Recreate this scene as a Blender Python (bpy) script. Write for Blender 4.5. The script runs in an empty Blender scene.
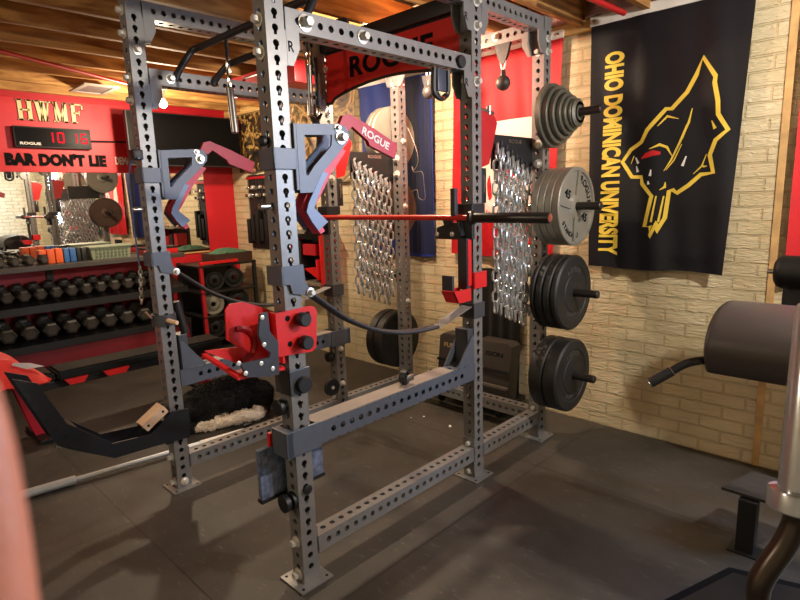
import bpy, bmesh, math, random
from mathutils import Vector, Matrix, Euler, noise
random.seed(7)
C = bpy.context.scene.collection
PI = math.pi
V = Vector

# ------------------------------------------------------------------ camera
CAM_F, CAM_LOC = 555.418, V((1.73408, -1.15822, 1.55983))
CAM_ROT = Matrix.Rotation(0.774526, 3, 'Z') @ Matrix.Rotation(1.389378, 3, 'X') @ Matrix.Rotation(-0.032044, 3, 'Z')
_fix = CAM_ROT
def _dir(u, v): return _fix @ V(((u-400)/CAM_F, (300-v)/CAM_F, -1.0))
def bx(u, v, x): d = _dir(u, v); return CAM_LOC + d*((x-CAM_LOC.x)/d.x)
def by(u, v, y): d = _dir(u, v); return CAM_LOC + d*((y-CAM_LOC.y)/d.y)
def bz(u, v, z): d = _dir(u, v); return CAM_LOC + d*((z-CAM_LOC.z)/d.z)

# ------------------------------------------------------------------ materials
def lin(c):
    return tuple((x/12.92 if x <= .04045 else ((x+.055)/1.055)**2.4) for x in (k/255 for k in c)) + (1,)
MATS = {}
def mat(name, rgb, rough=.5, metal=0.0, var=0.0, scale=8.0, bump=0.0, bscale=60.0, coat=0.0, spec=None, sheen=0.0, emit=None, estr=0.0):
    if name in MATS: return MATS[name]
    m = bpy.data.materials.new(name); m.use_nodes = True
    nt = m.node_tree; b = nt.nodes['Principled BSDF']
    b.inputs['Roughness'].default_value = rough; b.inputs['Metallic'].default_value = metal
    b.inputs['Coat Weight'].default_value = coat; b.inputs['Sheen Weight'].default_value = sheen
    if spec is not None: b.inputs['Specular IOR Level'].default_value = spec
    col = lin(rgb)
    tc = nt.nodes.new('ShaderNodeTexCoord')
    n = nt.nodes.new('ShaderNodeTexNoise'); n.inputs['Scale'].default_value = scale; n.inputs['Detail'].default_value = 6
    nt.links.new(tc.outputs['Object'], n.inputs['Vector'])
    r = nt.nodes.new('ShaderNodeValToRGB')
    v = max(var, .04)
    r.color_ramp.elements[0].color = tuple(max(0, c*(1-v)) for c in col[:3]) + (1,)
    r.color_ramp.elements[1].color = tuple(min(1, c*(1+v)) for c in col[:3]) + (1,)
    r.color_ramp.elements[0].position = .3; r.color_ramp.elements[1].position = .7
    nt.links.new(n.outputs['Fac'], r.inputs['Fac']); nt.links.new(r.outputs['Color'], b.inputs['Base Color'])
    if bump:
        n2 = nt.nodes.new('ShaderNodeTexNoise'); n2.inputs['Scale'].default_value = bscale; n2.inputs['Detail'].default_value = 4
        nt.links.new(tc.outputs['Object'], n2.inputs['Vector'])
        bp = nt.nodes.new('ShaderNodeBump'); bp.inputs['Strength'].default_value = bump; bp.inputs['Distance'].default_value = .01
        nt.links.new(n2.outputs['Fac'], bp.inputs['Height']); nt.links.new(bp.outputs['Normal'], b.inputs['Normal'])
    if emit:
        b.inputs['Emission Color'].default_value = lin(emit); b.inputs['Emission Strength'].default_value = estr
    MATS[name] = m
    return m

RACK = mat('rack_grey_powder', (126, 125, 124), .36, .3, .05, 20, .05, 400)
RACKD = mat('rack_dark_grey_powder', (70, 72, 78), .4, .2, .05, 20, .05, 400)
BLUEG = mat('slate_grey_powder', (86, 92, 104), .4, .15, .05, 20, .05, 400)
ZINC = mat('zinc_bolt', (222, 220, 212), .3, .45, .08, 80)
RED = mat('red_powder', (205, 28, 30), .4, .0, .06, 10, .04, 300)
REDD = mat('dark_red_powder', (165, 22, 32), .42, .0, .06, 10, .04, 300)
BLACK = mat('black_powder', (24, 24, 26), .45, .0, .1, 10, .05, 300)
PLASTIC = mat('black_plastic', (22, 23, 25), .5, .0, .08, 12, .05, 200)
UHMW = mat('dark_plastic_liner', (48, 50, 58), .5, .0, .06, 12)
RUBBER = mat('black_rubber', (27, 27, 27), .55, .0, .12, 14, .1, 250)
CHROME = mat('chrome', (225, 224, 220), .12, 1.0, .05, 30)
STEEL = mat('bare_steel', (190, 188, 182), .3, 1.0, .1, 50)
CHAIN = mat('galvanised_chain', (190, 194, 196), .28, .7, .12, 60)
IRONG = mat('grey_iron', (142, 140, 128), .42, .35, .08, 12, .08, 120)
IRONO = mat('olive_grey_iron', (98, 97, 86), .45, .4, .1, 12, .08, 120)
IRONB = mat('brown_iron', (92, 74, 64), .55, .4, .15, 12, .1, 120)
WOOD = mat('pale_wood', (222, 190, 158), .6, 0, .12, 14, .05, 100)
WHITE = mat('white_paint', (232, 230, 224), .5, 0, .04, 8)
CREAM = mat('cream_letter', (240, 214, 160), .5, 0, .05, 8)
INK = mat('black_ink', (9, 9, 11), .75, 0, .05, 8, spec=.15)
VINYL = mat('dark_brown_vinyl', (64, 58, 56), .42, 0, .06, 6, .08, 300)
VINYLB = mat('black_vinyl', (19, 19, 20), .55, 0, .06, 6, .08, 300, spec=.25)
STRAP = mat('grey_webbing', (128, 124, 122), .75, 0, .08, 40, .2, 500)
CORD = mat('black_sleeve', (34, 34, 38), .5, 0, .1, 40, .1, 400)
GOLD = mat('gold_print', (232, 200, 72), .55, 0, .05, 20)

# ------------------------------------------------------------------ mesh builder
class MB:
    def __init__(s): s.bm = bmesh.new()
    def face(s, pts):
        try: return s.bm.faces.new([s.bm.verts.new(V(p)) for p in pts])
        except ValueError: return None
    def box(s, c, d, rot=None, bev=0.0):
        t = bmesh.new(); bmesh.ops.create_cube(t, size=1)
        bmesh.ops.scale(t, vec=V(d), verts=t.verts)
        if bev: bmesh.ops.bevel(t, geom=list(t.edges), offset=bev, segments=2, affect='EDGES', profile=.6)
        m = Matrix.Translation(V(c))
        if rot is not None: m = m @ (rot.to_matrix() if isinstance(rot, Euler) else rot).to_4x4()
        bmesh.ops.transform(t, matrix=m, verts=t.verts); s._add(t); return s
    def bb(s, a, b, bev=0.0):
        a, b = V(a), V(b)
        return s.box((a+b)/2, [abs(b[i]-a[i]) for i in range(3)], None, bev)
    def _add(s, t):
        me = bpy.data.meshes.new('t'); t.to_mesh(me); t.free(); s.bm.from_mesh(me); bpy.data.meshes.remove(me)
    def lathe(s, prof, c, axis, seg=24, caps=True):
        # prof: list of (distance along axis, radius)
        axis = V(axis).normalized(); c = V(c)
        a = V((0, 0, 1)) if abs(axis.z) < .9 else V((1, 0, 0))
        u = axis.cross(a).normalized(); w = axis.cross(u).normalized()
        rings = []
        for t, r in prof:
            if r < 1e-6: rings.append([s.bm.verts.new(c+axis*t)])
            else: rings.append([s.bm.verts.new(c+axis*t+u*(r*math.cos(2*PI*i/seg))+w*(r*math.sin(2*PI*i/seg))) for i in range(seg)])
        for A, B in zip(rings, rings[1:]):
            for i in range(seg):
                j = (i+1) % seg
                if len(A) == 1 and len(B) == 1: continue
                if len(A) == 1: f = (A[0], B[j], B[i])
                elif len(B) == 1: f = (A[i], A[j], B[0])
                else: f = (A[i], A[j], B[j], B[i])
                s.bm.faces.new(f)
        if caps:
            if len(rings[0]) > 1: s.bm.faces.new(rings[0][::-1])
            if len(rings[-1]) > 1: s.bm.faces.new(rings[-1])
        return s
    def cyl(s, p0, p1, r, seg=16, r2=None, bev=0.0):
        p0, p1 = V(p0), V(p1); L = (p1-p0).length; r2 = r if r2 is None else r2
        pr = [(0, r-bev), (bev, r), (L-bev, r2), (L, r2-bev)] if bev else [(0, r), (L, r2)]
        return s.lathe(pr, p0, p1-p0, seg)
    def tube(s, path, r, seg=10, closed=False, caps=True):
        path = [V(p) for p in path]; n = len(path)
        rr = r if isinstance(r, (list, tuple)) else [r]*n
        rings = []; prev = None
        for i, p in enumerate(path):
            if closed: t = path[(i+1) % n]-path[i-1]
            else: t = path[min(i+1, n-1)]-path[max(i-1, 0)]
            t.normalize()
            if prev is None:
                a = V((0, 0, 1)) if abs(t.z) < .9 else V((1, 0, 0))
                u = t.cross(a).normalized()
            else: u = (prev-t*prev.dot(t)).normalized()
            prev = u; w = t.cross(u)
            rings.append([s.bm.verts.new(p+u*(rr[i]*math.cos(2*PI*k/seg))+w*(rr[i]*math.sin(2*PI*k/seg))) for k in range(seg)])
        m = n if closed else n-1
        for i in range(m):
            A, B = rings[i], rings[(i+1) % n]
            for k in range(seg):
                j = (k+1) % seg; s.bm.faces.new((A[k], A[j], B[j], B[k]))
        if caps and not closed: s.bm.faces.new(rings[0][::-1]); s.bm.faces.new(rings[-1])
        return s
    def prism(s, pts, d):
        # pts: planar 3d loop, extruded by vector d
        d = V(d); a = [s.bm.verts.new(V(p)) for p in pts]; b = [s.bm.verts.new(V(p)+d) for p in pts]
        n = len(a)
        s.bm.faces.new(a); s.bm.faces.new(b[::-1])
        for i in range(n): j = (i+1) % n; s.bm.faces.new((a[j], a[i], b[i], b[j]))
        return s
    def sheet(s, fn, nu, nv, thick):
        t = V(thick)
        g = [[s.bm.verts.new(fn(i/nu, j/nv)) for j in range(nv+1)] for i in range(nu+1)]
        h = [[s.bm.verts.new(g[i][j].co+t) for j in range(nv+1)] for i in range(nu+1)]
        for i in range(nu):
            for j in range(nv):
                s.bm.faces.new((g[i][j], g[i+1][j], g[i+1][j+1], g[i][j+1]))
                s.bm.faces.new((h[i][j], h[i][j+1], h[i+1][j+1], h[i+1][j]))
        for i in range(nu):
            s.bm.faces.new((g[i][0], h[i][0], h[i+1][0], g[i+1][0])); s.bm.faces.new((g[i][nv], g[i+1][nv], h[i+1][nv], h[i][nv]))
        for j in range(nv):
            s.bm.faces.new((g[0][j], g[0][j+1], h[0][j+1], h[0][j])); s.bm.faces.new((g[nu][j], h[nu][j], h[nu][j+1], g[nu][j+1]))
        return s
    def build(s, name, m, parent=None, smooth=True, ang=35, nofix=False):
        if not nofix: bmesh.ops.recalc_face_normals(s.bm, faces=s.bm.faces)
        me = bpy.data.meshes.new(name)
        if parent is not None:
            w = WL[parent.name]; bmesh.ops.translate(s.bm, vec=-w, verts=s.bm.verts)
        s.bm.to_mesh(me); s.bm.free()
        if m: me.materials.append(m)
        if smooth:
            for p in me.polygons: p.use_smooth = True
            me.set_sharp_from_angle(angle=math.radians(ang))
        o = bpy.data.objects.new(name, me); C.objects.link(o)
        if parent is not None: o.parent = parent; WL[o.name] = WL[parent.name].copy()
        else: WL[o.name] = V((0, 0, 0))
        return o
WL = {}
def thing(name, label, cat, loc=(0, 0, 0), group=None):
    o = bpy.data.objects.new(name, None); C.objects.link(o); o.location = loc; o.empty_display_size = .1
    o['label'] = label; o['category'] = cat
    if group: o['group'] = group
    WL[o.name] = V(loc); return o
def tag(o, label, cat, group=None):
    o['label'] = label; o['category'] = cat
    if group: o['group'] = group
    return o
def struct(o): o['kind'] = 'structure'; return o
def kids(o): return [c for c in o.children]
def copy_tree(o, loc, label, group=None):
    r = o.copy(); C.objects.link(r); r.location = loc; WL[r.name] = V(loc)
    r['label'] = label
    if group: r['group'] = group
    for c in kids(o):
        d = c.copy(); C.objects.link(d); d.parent = r; WL[d.name] = V(loc)
        for g in kids(c):
            e = g.copy(); C.objects.link(e); e.parent = d; WL[e.name] = V(loc)
    return r
def inst(o, name, parent, loc):
    d = bpy.data.objects.new(name, o.data if hasattr(o, 'data') else o); C.objects.link(d)
    d.parent = parent; d.location = V(loc)-WL[parent.name]; WL[d.name] = V(loc); return d

def text_mesh(s, depth=.003, bold=.0, spacing=1.0):
    cu = bpy.data.curves.new('lettering', 'FONT'); cu.body = s; cu.extrude = depth/2; cu.offset = bold; cu.space_character = spacing
    cu.resolution_u = 4
    o = bpy.data.objects.new('tmp', cu); C.objects.link(o)
    dg = bpy.context.evaluated_depsgraph_get(); dg.update()
    me = bpy.data.meshes.new_from_object(o.evaluated_get(dg))
    bpy.data.objects.remove(o); bpy.data.curves.remove(cu); return me
def lettering(s, m, parent, o0, xd, yd, width, height, depth=.003, bold=0.0, name='lettering', spacing=1.0, surf=None):
    # places the words so their box starts at o0, spans width along xd and height along yd
    me = text_mesh(s, 1.0, bold, spacing)
    xs = [v.co.x for v in me.vertices]; ys = [v.co.y for v in me.vertices]
    x0, x1, y0, y1 = min(xs), max(xs), min(ys), max(ys)
    xd, yd, o0 = V(xd).normalized(), V(yd).normalized(), V(o0); nd = xd.cross(yd)
    w = WL[parent.name] if parent is not None else V((0, 0, 0))
    for v in me.vertices:
        p = o0+xd*((v.co.x-x0)/(x1-x0)*width)+yd*((v.co.y-y0)/(y1-y0)*height)
        if surf: p = surf(p)
        v.co = p+nd*((v.co.z+.5)*depth)-w
    me.materials.clear(); me.materials.append(m)
    me.name = name
    o = bpy.data.objects.new(name, me); C.objects.link(o)
    if parent is not None: o.parent = parent
    WL[o.name] = w.copy(); return o

# ------------------------------------------------------------------ perforated tube
def ring(kind):
    a0 = math.atan2(.0381, .0254)
    angs = sorted(set([a0, PI-a0, PI+a0, 2*PI-a0] + [i*PI/8 for i in range(16)] + ([PI-.52, PI+.52, PI-.28, PI+.28, PI-.42, PI+.42] if kind == 'key' else [])))
    out = []
    for a in angs:
        r = .0128
        if kind == 'key':
            d = abs(a-PI)
            if d < .3: r = .0225/max(math.cos(d), .5)
            elif d < .46: r = .0165
        out.append((r*math.cos(a), r*math.sin(a), a))
    return out
RINGS = {k: ring(k) for k in ('round', 'key')}
def perf(L, w=.0762, h=.0762, faces=('+x', '-x', '+y', '-y'), first=.067, pitch=.0508, kinds=None, skip_end=.02, lip=.006, count=None):
    """box tube along local z, x in [0,w], y in [0,h]; holes along each listed face"""
    b = bmesh.new(); kinds = kinds or {}
    zs = []
    z = first
    while z+.0254 <= L-skip_end+1e-6 and (count is None or len(zs) < count): zs.append(z); z += pitch
    def P(face, t, s, d):
        if face == '+x': return V((w-d, h/2+s, t))
        if face == '-x': return V((d, h/2-s, t))
        if face == '+y': return V((w/2-s, h-d, t))
        return V((w/2+s, d, t))
    def quad(*p): b.faces.new([b.verts.new(q) for q in p])
    for f in ('+x', '-x', '+y', '-y'):
        W2 = (h if f[1] == 'x' else w)/2
        if f not in faces or not zs:
            quad(P(f, 0, -W2, 0), P(f, 0, W2, 0), P(f, L, W2, 0), P(f, L, -W2, 0)); continue
        a = zs[0]-pitch/2; e = zs[-1]+pitch/2
        if a > 1e-5: quad(P(f, 0, -W2, 0), P(f, 0, W2, 0), P(f, a, W2, 0), P(f, a, -W2, 0))
        if e < L-1e-5: quad(P(f, e, -W2, 0), P(f, e, W2, 0), P(f, L, W2, 0), P(f, L, -W2, 0))
        for k, z in enumerate(zs):
            kd = kinds.get(f, 'round')
            if kd == 'key' and k < 4: kd = 'round'
            R = RINGS[kd]; inn = []; deep = []; outp = []
            for (t, s, ang) in R:
                inn.append(b.verts.new(P(f, z+t, s, 0))); deep.append(b.verts.new(P(f, z+t, s, lip)))
                ct, st = math.cos(ang), math.sin(ang)
                q = min((pitch/2)/abs(ct) if abs(ct) > 1e-6 else 9, W2/abs(st) if abs(st) > 1e-6 else 9)
                outp.append(b.verts.new(P(f, z+ct*q, st*q, 0)))
            n = len(R)
            for i in range(n):
                j = (i+1) % n
                b.faces.new((outp[i], outp[j], inn[j], inn[i])); b.faces.new((inn[i], inn[j], deep[j], deep[i]))
    for zz in (0, L): quad((0, 0, zz), (w, 0, zz), (w, h, zz), (0, h, zz))
    bmesh.ops.remove_doubles(b, verts=b.verts, dist=1e-5)
    bmesh.ops.recalc_face_normals(b, faces=b.faces)
    return b
def perf_obj(name, b, m, parent, M):
    """M maps local tube frame to world"""
    bmesh.ops.transform(b, matrix=M, verts=b.verts)
    bmesh.ops.translate(b, vec=-WL[parent.name], verts=b.verts)
    if M.to_3x3().determinant() < 0: bmesh.ops.reverse_faces(b, faces=b.faces)
    me = bpy.data.meshes.new(name); b.to_mesh(me); b.free(); me.materials.append(m)
    o = bpy.data.objects.new(name, me); C.objects.link(o); o.parent = parent; WL[o.name] = WL[parent.name].copy(); return o
def frame(origin, xd, yd, zd):
    m = Matrix((V(xd), V(yd), V(zd))).transposed().to_4x4(); m.translation = V(origin); return m
ALONG_Y = lambda o: frame(o, (1, 0, 0), (0, 0, 1), (0, 1, 0))   # tube x -> X, tube y -> Z, length -> Y
ALONG_X = lambda o: frame(o, (0, 1, 0), (0, 0, 1), (1, 0, 0))   # tube x -> Y, tube y -> Z, length -> X

def bolt_mb(r=.0245, h=.024):
    m = MB()
    m.lathe([(0, r), (.003, r), (.0031, r*.98)], (0, 0, 0), (0, 0, 1), 20)
    m.lathe([(.003, r*.66), (.003+h*.75, r*.66), (.003+h, r*.55)], (0, 0, 0), (0, 0, 1), 6)
    return m
_bd = bolt_mb().build('bolt', ZINC); BOLT_ME = _bd.data; bpy.data.objects.remove(_bd)
def bolt(parent, pos, nrm, name='bolt', s=1.0):
    o = bpy.data.objects.new(name, BOLT_ME); C.objects.link(o); o.parent = parent
    o.location = V(pos)-WL[parent.name]; o.rotation_mode = 'QUATERNION'
    o.rotation_quaternion = V((0, 0, 1)).rotation_difference(V(nrm)); o.scale = (s, s, s); WL[o.name] = V(pos); return o
def ordn(i): return ['first', 'second', 'third', 'fourth', 'fifth', 'sixth', 'seventh', 'eighth', 'ninth', 'tenth', 'eleventh', 'twelfth', 'thirteenth', 'fourteenth'][i]
def arc(c, r, a0, a1, n, u, w): return [V(c)+V(u)*(r*math.cos(a0+(a1-a0)*i/n))+V(w)*(r*math.sin(a0+(a1-a0)*i/n)) for i in range(n+1)]
def smooth_path(pts, n=8):
    pts = [V(p) for p in pts]; out = []
    P = [pts[0]*2-pts[1]]+pts+[pts[-1]*2-pts[-2]]
    for i in range(1, len(P)-2):
        for k in range(n):
            t = k/n; a, b_, c, d = P[i-1], P[i], P[i+1], P[i+2]
            out.append(.5*((2*b_)+(c-a)*t+(2*a-5*b_+4*c-d)*t*t+(3*b_-a-3*c+d)*t**3))
    out.append(pts[-1]); return out

w3 = .0762; L = W = 1.1684; CY = 1.8542
XW, YB, ZC = -4.40, 2.33, 2.80        # left wall, brick wall, sub-floor above
XR, YF = 4.3, -3.6

# ================================================================== SETTING
def brick_mat(name='cream_brick_panel', axis='X'):
    m = bpy.data.materials.new(name); m.use_nodes = True; nt = m.node_tree; b = nt.nodes['Principled BSDF']
    tc = nt.nodes.new('ShaderNodeTexCoord'); sp = nt.nodes.new('ShaderNodeSeparateXYZ'); cb = nt.nodes.new('ShaderNodeCombineXYZ')
    nt.links.new(tc.outputs['Object'], sp.inputs[0]); nt.links.new(sp.outputs[axis], cb.inputs['X']); nt.links.new(sp.outputs['Z'], cb.inputs['Y'])
    br = nt.nodes.new('ShaderNodeTexBrick'); br.inputs['Scale'].default_value = 1
    br.inputs['Brick Width'].default_value = .23; br.inputs['Row Height'].default_value = .0765; br.inputs['Mortar Size'].default_value = .0065
    br.inputs['Mortar Smooth'].default_value = .25; br.inputs['Bias'].default_value = -.3
    br.inputs['Color1'].default_value = lin((222, 208, 172)); br.inputs['Color2'].default_value = lin((214, 198, 158)); br.inputs['Mortar'].default_value = lin((206, 190, 150))
    nt.links.new(cb.outputs[0], br.inputs['Vector'])
    mp = nt.nodes.new('ShaderNodeMapping'); mp.inputs['Scale'].default_value = (12, 12, 55); nt.links.new(tc.outputs['Object'], mp.inputs['Vector'])
    n = nt.nodes.new('ShaderNodeTexNoise'); n.inputs['Scale'].default_value = 1.6; n.inputs['Detail'].default_value = 5; n.inputs['Distortion'].default_value = .8
    nt.links.new(mp.outputs[0], n.inputs['Vector'])
    n2 = nt.nodes.new('ShaderNodeTexNoise'); n2.inputs['Scale'].default_value = 2.3; n2.inputs['Detail'].default_value = 6; nt.links.new(tc.outputs['Object'], n2.inputs['Vector'])
    r2 = nt.nodes.new('ShaderNodeValToRGB'); r2.color_ramp.elements[0].position = .3; r2.color_ramp.elements[1].position = .62
    r2.color_ramp.elements[0].color = (.80, .77, .70, 1); r2.color_ramp.elements[1].color = (1, 1, 1, 1); nt.links.new(n2.outputs['Fac'], r2.inputs['Fac'])
    mx = nt.nodes.new('ShaderNodeMix'); mx.data_type = 'RGBA'; mx.blend_type = 'MULTIPLY'; mx.inputs['Factor'].default_value = 1
    nt.links.new(br.outputs['Color'], mx.inputs['A']); nt.links.new(r2.outputs['Color'], mx.inputs['B']); nt.links.new(mx.outputs['Result'], b.inputs['Base Color'])
    ma = nt.nodes.new('ShaderNodeMath'); ma.operation = 'MULTIPLY_ADD'; ma.inputs[1].default_value = .5
    inv = nt.nodes.new('ShaderNodeMath'); inv.operation = 'SUBTRACT'; inv.inputs[0].default_value = 1
    nt.links.new(br.outputs['Fac'], inv.inputs[1]); nt.links.new(n.outputs['Fac'], ma.inputs[0]); nt.links.new(inv.outputs[0], ma.inputs[2])
    bp = nt.nodes.new('ShaderNodeBump'); bp.inputs['Strength'].default_value = 1.0; bp.inputs['Distance'].default_value = .022
    nt.links.new(ma.outputs[0], bp.inputs['Height']); nt.links.new(bp.outputs[0], b.inputs['Normal']); b.inputs['Roughness'].default_value = .62
    return m
def floor_mat():
    m = bpy.data.materials.new('rubber_mat_floor'); m.use_nodes = True; nt = m.node_tree; b = nt.nodes['Principled BSDF']
    tc = nt.nodes.new('ShaderNodeTexCoord')
    br = nt.nodes.new('ShaderNodeTexBrick'); br.inputs['Scale'].default_value = 1; br.offset = 0
    br.inputs['Brick Width'].default_value = 1.22; br.inputs['Row Height'].default_value = 1.83; br.inputs['Mortar Size'].default_value = .004
    br.inputs['Color1'].default_value = lin((66, 62, 57)); br.inputs['Color2'].default_value = lin((61, 58, 54)); br.inputs['Mortar'].default_value = lin((42, 39, 36))
    mp = nt.nodes.new('ShaderNodeMapping'); mp.inputs['Location'].default_value = (1.04, .3, 0); nt.links.new(tc.outputs['Object'], mp.inputs['Vector']); nt.links.new(mp.outputs[0], br.inputs['Vector'])
    n = nt.nodes.new('ShaderNodeTexNoise'); n.inputs['Scale'].default_value = 1.7; n.inputs['Detail'].default_value = 9; n.inputs['Roughness'].default_value = .65; n.inputs['Distortion'].default_value = .6
    nt.links.new(tc.outputs['Object'], n.inputs['Vector'])
    r = nt.nodes.new('ShaderNodeValToRGB'); r.color_ramp.elements[0].position = .3; r.color_ramp.elements[1].position = .72
    r.color_ramp.elements[0].color = (.55, .54, .52, 1); r.color_ramp.elements[1].color = (1.35, 1.32, 1.28, 1); nt.links.new(n.outputs['Fac'], r.inputs['Fac'])
    mx = nt.nodes.new('ShaderNodeMix'); mx.data_type = 'RGBA'; mx.blend_type = 'MULTIPLY'; mx.inputs['Factor'].default_value = 1
    nt.links.new(br.outputs['Color'], mx.inputs['A']); nt.links.new(r.outputs['Color'], mx.inputs['B'])
    # dusty scuff flecks
    mp2 = nt.nodes.new('ShaderNodeMapping'); mp2.inputs['Scale'].default_value = (1, 3, 1); mp2.inputs['Rotation'].default_value = (0, 0, .5); nt.links.new(tc.outputs['Object'], mp2.inputs['Vector'])
    n3 = nt.nodes.new('ShaderNodeTexNoise'); n3.inputs['Scale'].default_value = 11; n3.inputs['Detail'].default_value = 8; n3.inputs['Roughness'].default_value = .7; nt.links.new(mp2.outputs[0], n3.inputs['Vector'])
    r3 = nt.nodes.new('ShaderNodeValToRGB'); r3.color_ramp.elements[0].position = .58; r3.color_ramp.elements[1].position = .76; r3.color_ramp.elements[1].color = (.42, .42, .42, 1)
    nt.links.new(n3.outputs['Fac'], r3.inputs['Fac'])
    m2 = nt.nodes.new('ShaderNodeMix'); m2.data_type = 'RGBA'; m2.inputs['B'].default_value = lin((150, 140, 125))
    nt.links.new(r3.outputs['Color'], m2.inputs['Factor']); nt.links.new(mx.outputs['Result'], m2.inputs['A']); nt.links.new(m2.outputs['Result'], b.inputs['Base Color'])
    n4 = nt.nodes.new('ShaderNodeTexNoise'); n4.inputs['Scale'].default_value = 220; nt.links.new(tc.outputs['Object'], n4.inputs['Vector'])
    bp = nt.nodes.new('ShaderNodeBump'); bp.inputs['Strength'].default_value = .25; bp.inputs['Distance'].default_value = .004; nt.links.new(n4.outputs['Fac'], bp.inputs['Height'])
    nt.links.new(bp.outputs[0], b.inputs['Normal'])
    mr = nt.nodes.new('ShaderNodeMapRange'); mr.inputs['To Min'].default_value = .42; mr.inputs['To Max'].default_value = .68; nt.links.new(n.outputs['Fac'], mr.inputs['Value']); nt.links.new(mr.outputs[0], b.inputs['Roughness'])
    return m
def lumber_mat(name, a, c, axis):
    m = bpy.data.materials.new(name); m.use_nodes = True; nt = m.node_tree; b = nt.nodes['Principled BSDF']; b.inputs['Roughness'].default_value = .7
    tc = nt.nodes.new('ShaderNodeTexCoord'); mp = nt.nodes.new('ShaderNodeMapping'); s = [9, 9, 9]; s[axis] = 1.0; mp.inputs['Scale'].default_value = s
    nt.links.new(tc.outputs['Object'], mp.inputs['Vector'])
    n = nt.nodes.new('ShaderNodeTexNoise'); n.inputs['Scale'].default_value = 1.5; n.inputs['Detail'].default_value = 7; n.inputs['Distortion'].default_value = 1.6; nt.links.new(mp.outputs[0], n.inputs['Vector'])
    r = nt.nodes.new('ShaderNodeValToRGB'); r.color_ramp.elements[0].position = .33; r.color_ramp.elements[1].position = .68
    r.color_ramp.elements[0].color = lin(a); r.color_ramp.elements[1].color = lin(c)
    e = r.color_ramp.elements.new(.5); e.color = tuple((x+y)/2*.92 for x, y in zip(lin(a), lin(c)))
    nt.links.new(n.outputs['Fac'], r.inputs['Fac']); nt.links.new(r.outputs['Color'], b.inputs['Base Color'])
    bp = nt.nodes.new('ShaderNodeBump'); bp.inputs['Strength'].default_value = .15; nt.links.new(n.outputs['Fac'], bp.inputs['Height']); nt.links.new(bp.outputs[0], b.inputs['Normal'])
    return m
BRICK = brick_mat(); BRICKY = brick_mat('cream_brick_side', 'Y'); FLOOR = floor_mat()
JOIST = lumber_mat('joist_lumber', (132, 82, 36), (208, 156, 88), 1)
DECK = lumber_mat('subfloor_panel', (92, 58, 28), (128, 86, 46), 0)
SILLW = lumber_mat('sill_lumber', (196, 150, 84), (226, 188, 122), 0)
REDWALL = mat('red_wall_paint', (196, 22, 36), .55, 0, .05, 3, .05, 80)
PLAIN = mat('cream_wall_paint', (206, 188, 150), .7, 0, .05, 3)

struct(MB().bb((XW-.1, YF-.1, -.12), (XR+.1, YB+.1, 0)).build('floor', FLOOR, None, False))
struct(MB().bb((XW-.1, YB, 0), (XR+.1, YB+.12, ZC)).build('wall_back', BRICK, None, False))
struct(MB().bb((XW-.1, YF-.1, 0), (XW, YB, ZC)).build('wall_left', REDWALL, None, False))
struct(MB().bb((XR, YF, 0), (XR+.1, YB, ZC)).build('wall_right', BRICKY, None, False))
struct(MB().bb((XW, YF-.1, 0), (XR, YF, ZC)).build('wall_front', BRICK, None, False))
struct(MB().bb((XW-.1, YF-.1, ZC), (XR+.1, YB+.1, ZC+.03)).build('ceiling', DECK, None, False))
xj = -4.06; nj = 1
while xj < XR-.1:
    struct(MB().bb((xj-.019, YF, 2.565), (xj+.019, YB-.045, ZC)).build('trim_%d' % nj, JOIST, None, False)); xj += .406; nj += 1
# sill plate and rim board over the brick wall
struct(MB().bb((XW, YB-.045, 2.535), (XR, YB-.001, 2.60)).build('trim_%d' % nj, SILLW, None, False))
struct(MB().bb((XW, YB-.04, 2.601), (XR, YB-.001, ZC)).build('trim_%d' % (nj+1), JOIST, None, False))
# grey insulation wads pushed in the rim bays
INSUL = mat('rim_insulation', (150, 120, 116), .5, .1, .35, 9, .9, 30)
for k, xc in enumerate((-.21, -.62, -1.03, .2, .6, .98)):
    m = MB()
    def f(u, v, xc=xc):
        x = xc-.15+.30*u; z = 2.60+.185*v
        return V((x, YB-.075-.05*math.sin(PI*u)*math.sin(PI*min(1, v+.05))+.03*noise.noise(V((x*14, z*14, k))), z+.012*noise.noise(V((x*20, k, z*9)))))
    o = m.sheet(f, 20, 14, (0, .03, 0)).build('insulation_wad', INSUL)
    tag(o, ['crumpled insulation in the rim bay above the right rear upright', 'crumpled insulation above the red flag, second bay left of the rear upright', 'crumpled insulation in the bay above the left edge of the red flag', 'crumpled insulation above the left corner of the black flag', 'crumpled insulation above the middle of the black flag', 'crumpled insulation above the right corner of the black flag'][k], 'insulation', 'insulation wads above the brick wall')
# window added out of view at the right, for the cool sheen on the uprights
WX0, WX1, WZ0, WZ1 = 2.3, 3.12, 1.2, 2.3
wn = thing('added_window', '', '', ((WX0+WX1)/2, YB-.02, WZ0)); wn['kind'] = 'structure'; del wn['label']; del wn['category']
m = MB()
for a, b_ in (((WX0, YB-.05, WZ0), (WX0+.07, YB-.001, WZ1)), ((WX1-.07, YB-.05, WZ0), (WX1, YB-.001, WZ1)), ((WX0+.07, YB-.05, WZ0), (WX1-.07, YB-.001, WZ0+.07)), ((WX0+.07, YB-.05, WZ1-.07), (WX1-.07, YB-.001, WZ1)), (((WX0+WX1)/2-.02, YB-.045, WZ0+.07), ((WX0+WX1)/2+.02, YB-.005, WZ1-.07))): m.bb(a, b_, .004)
m.build('added_window_frame', WHITE, wn)
GLOWP = mat('added_window_glow', (200, 220, 255), .2, emit=(176, 206, 255), estr=1.1)  # glowing pane of the added window
MB().bb((WX0+.07, YB-.02, WZ0+.07), (WX1-.07, YB-.012, WZ1-.07)).build('pane', GLOWP, wn, False)

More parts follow.
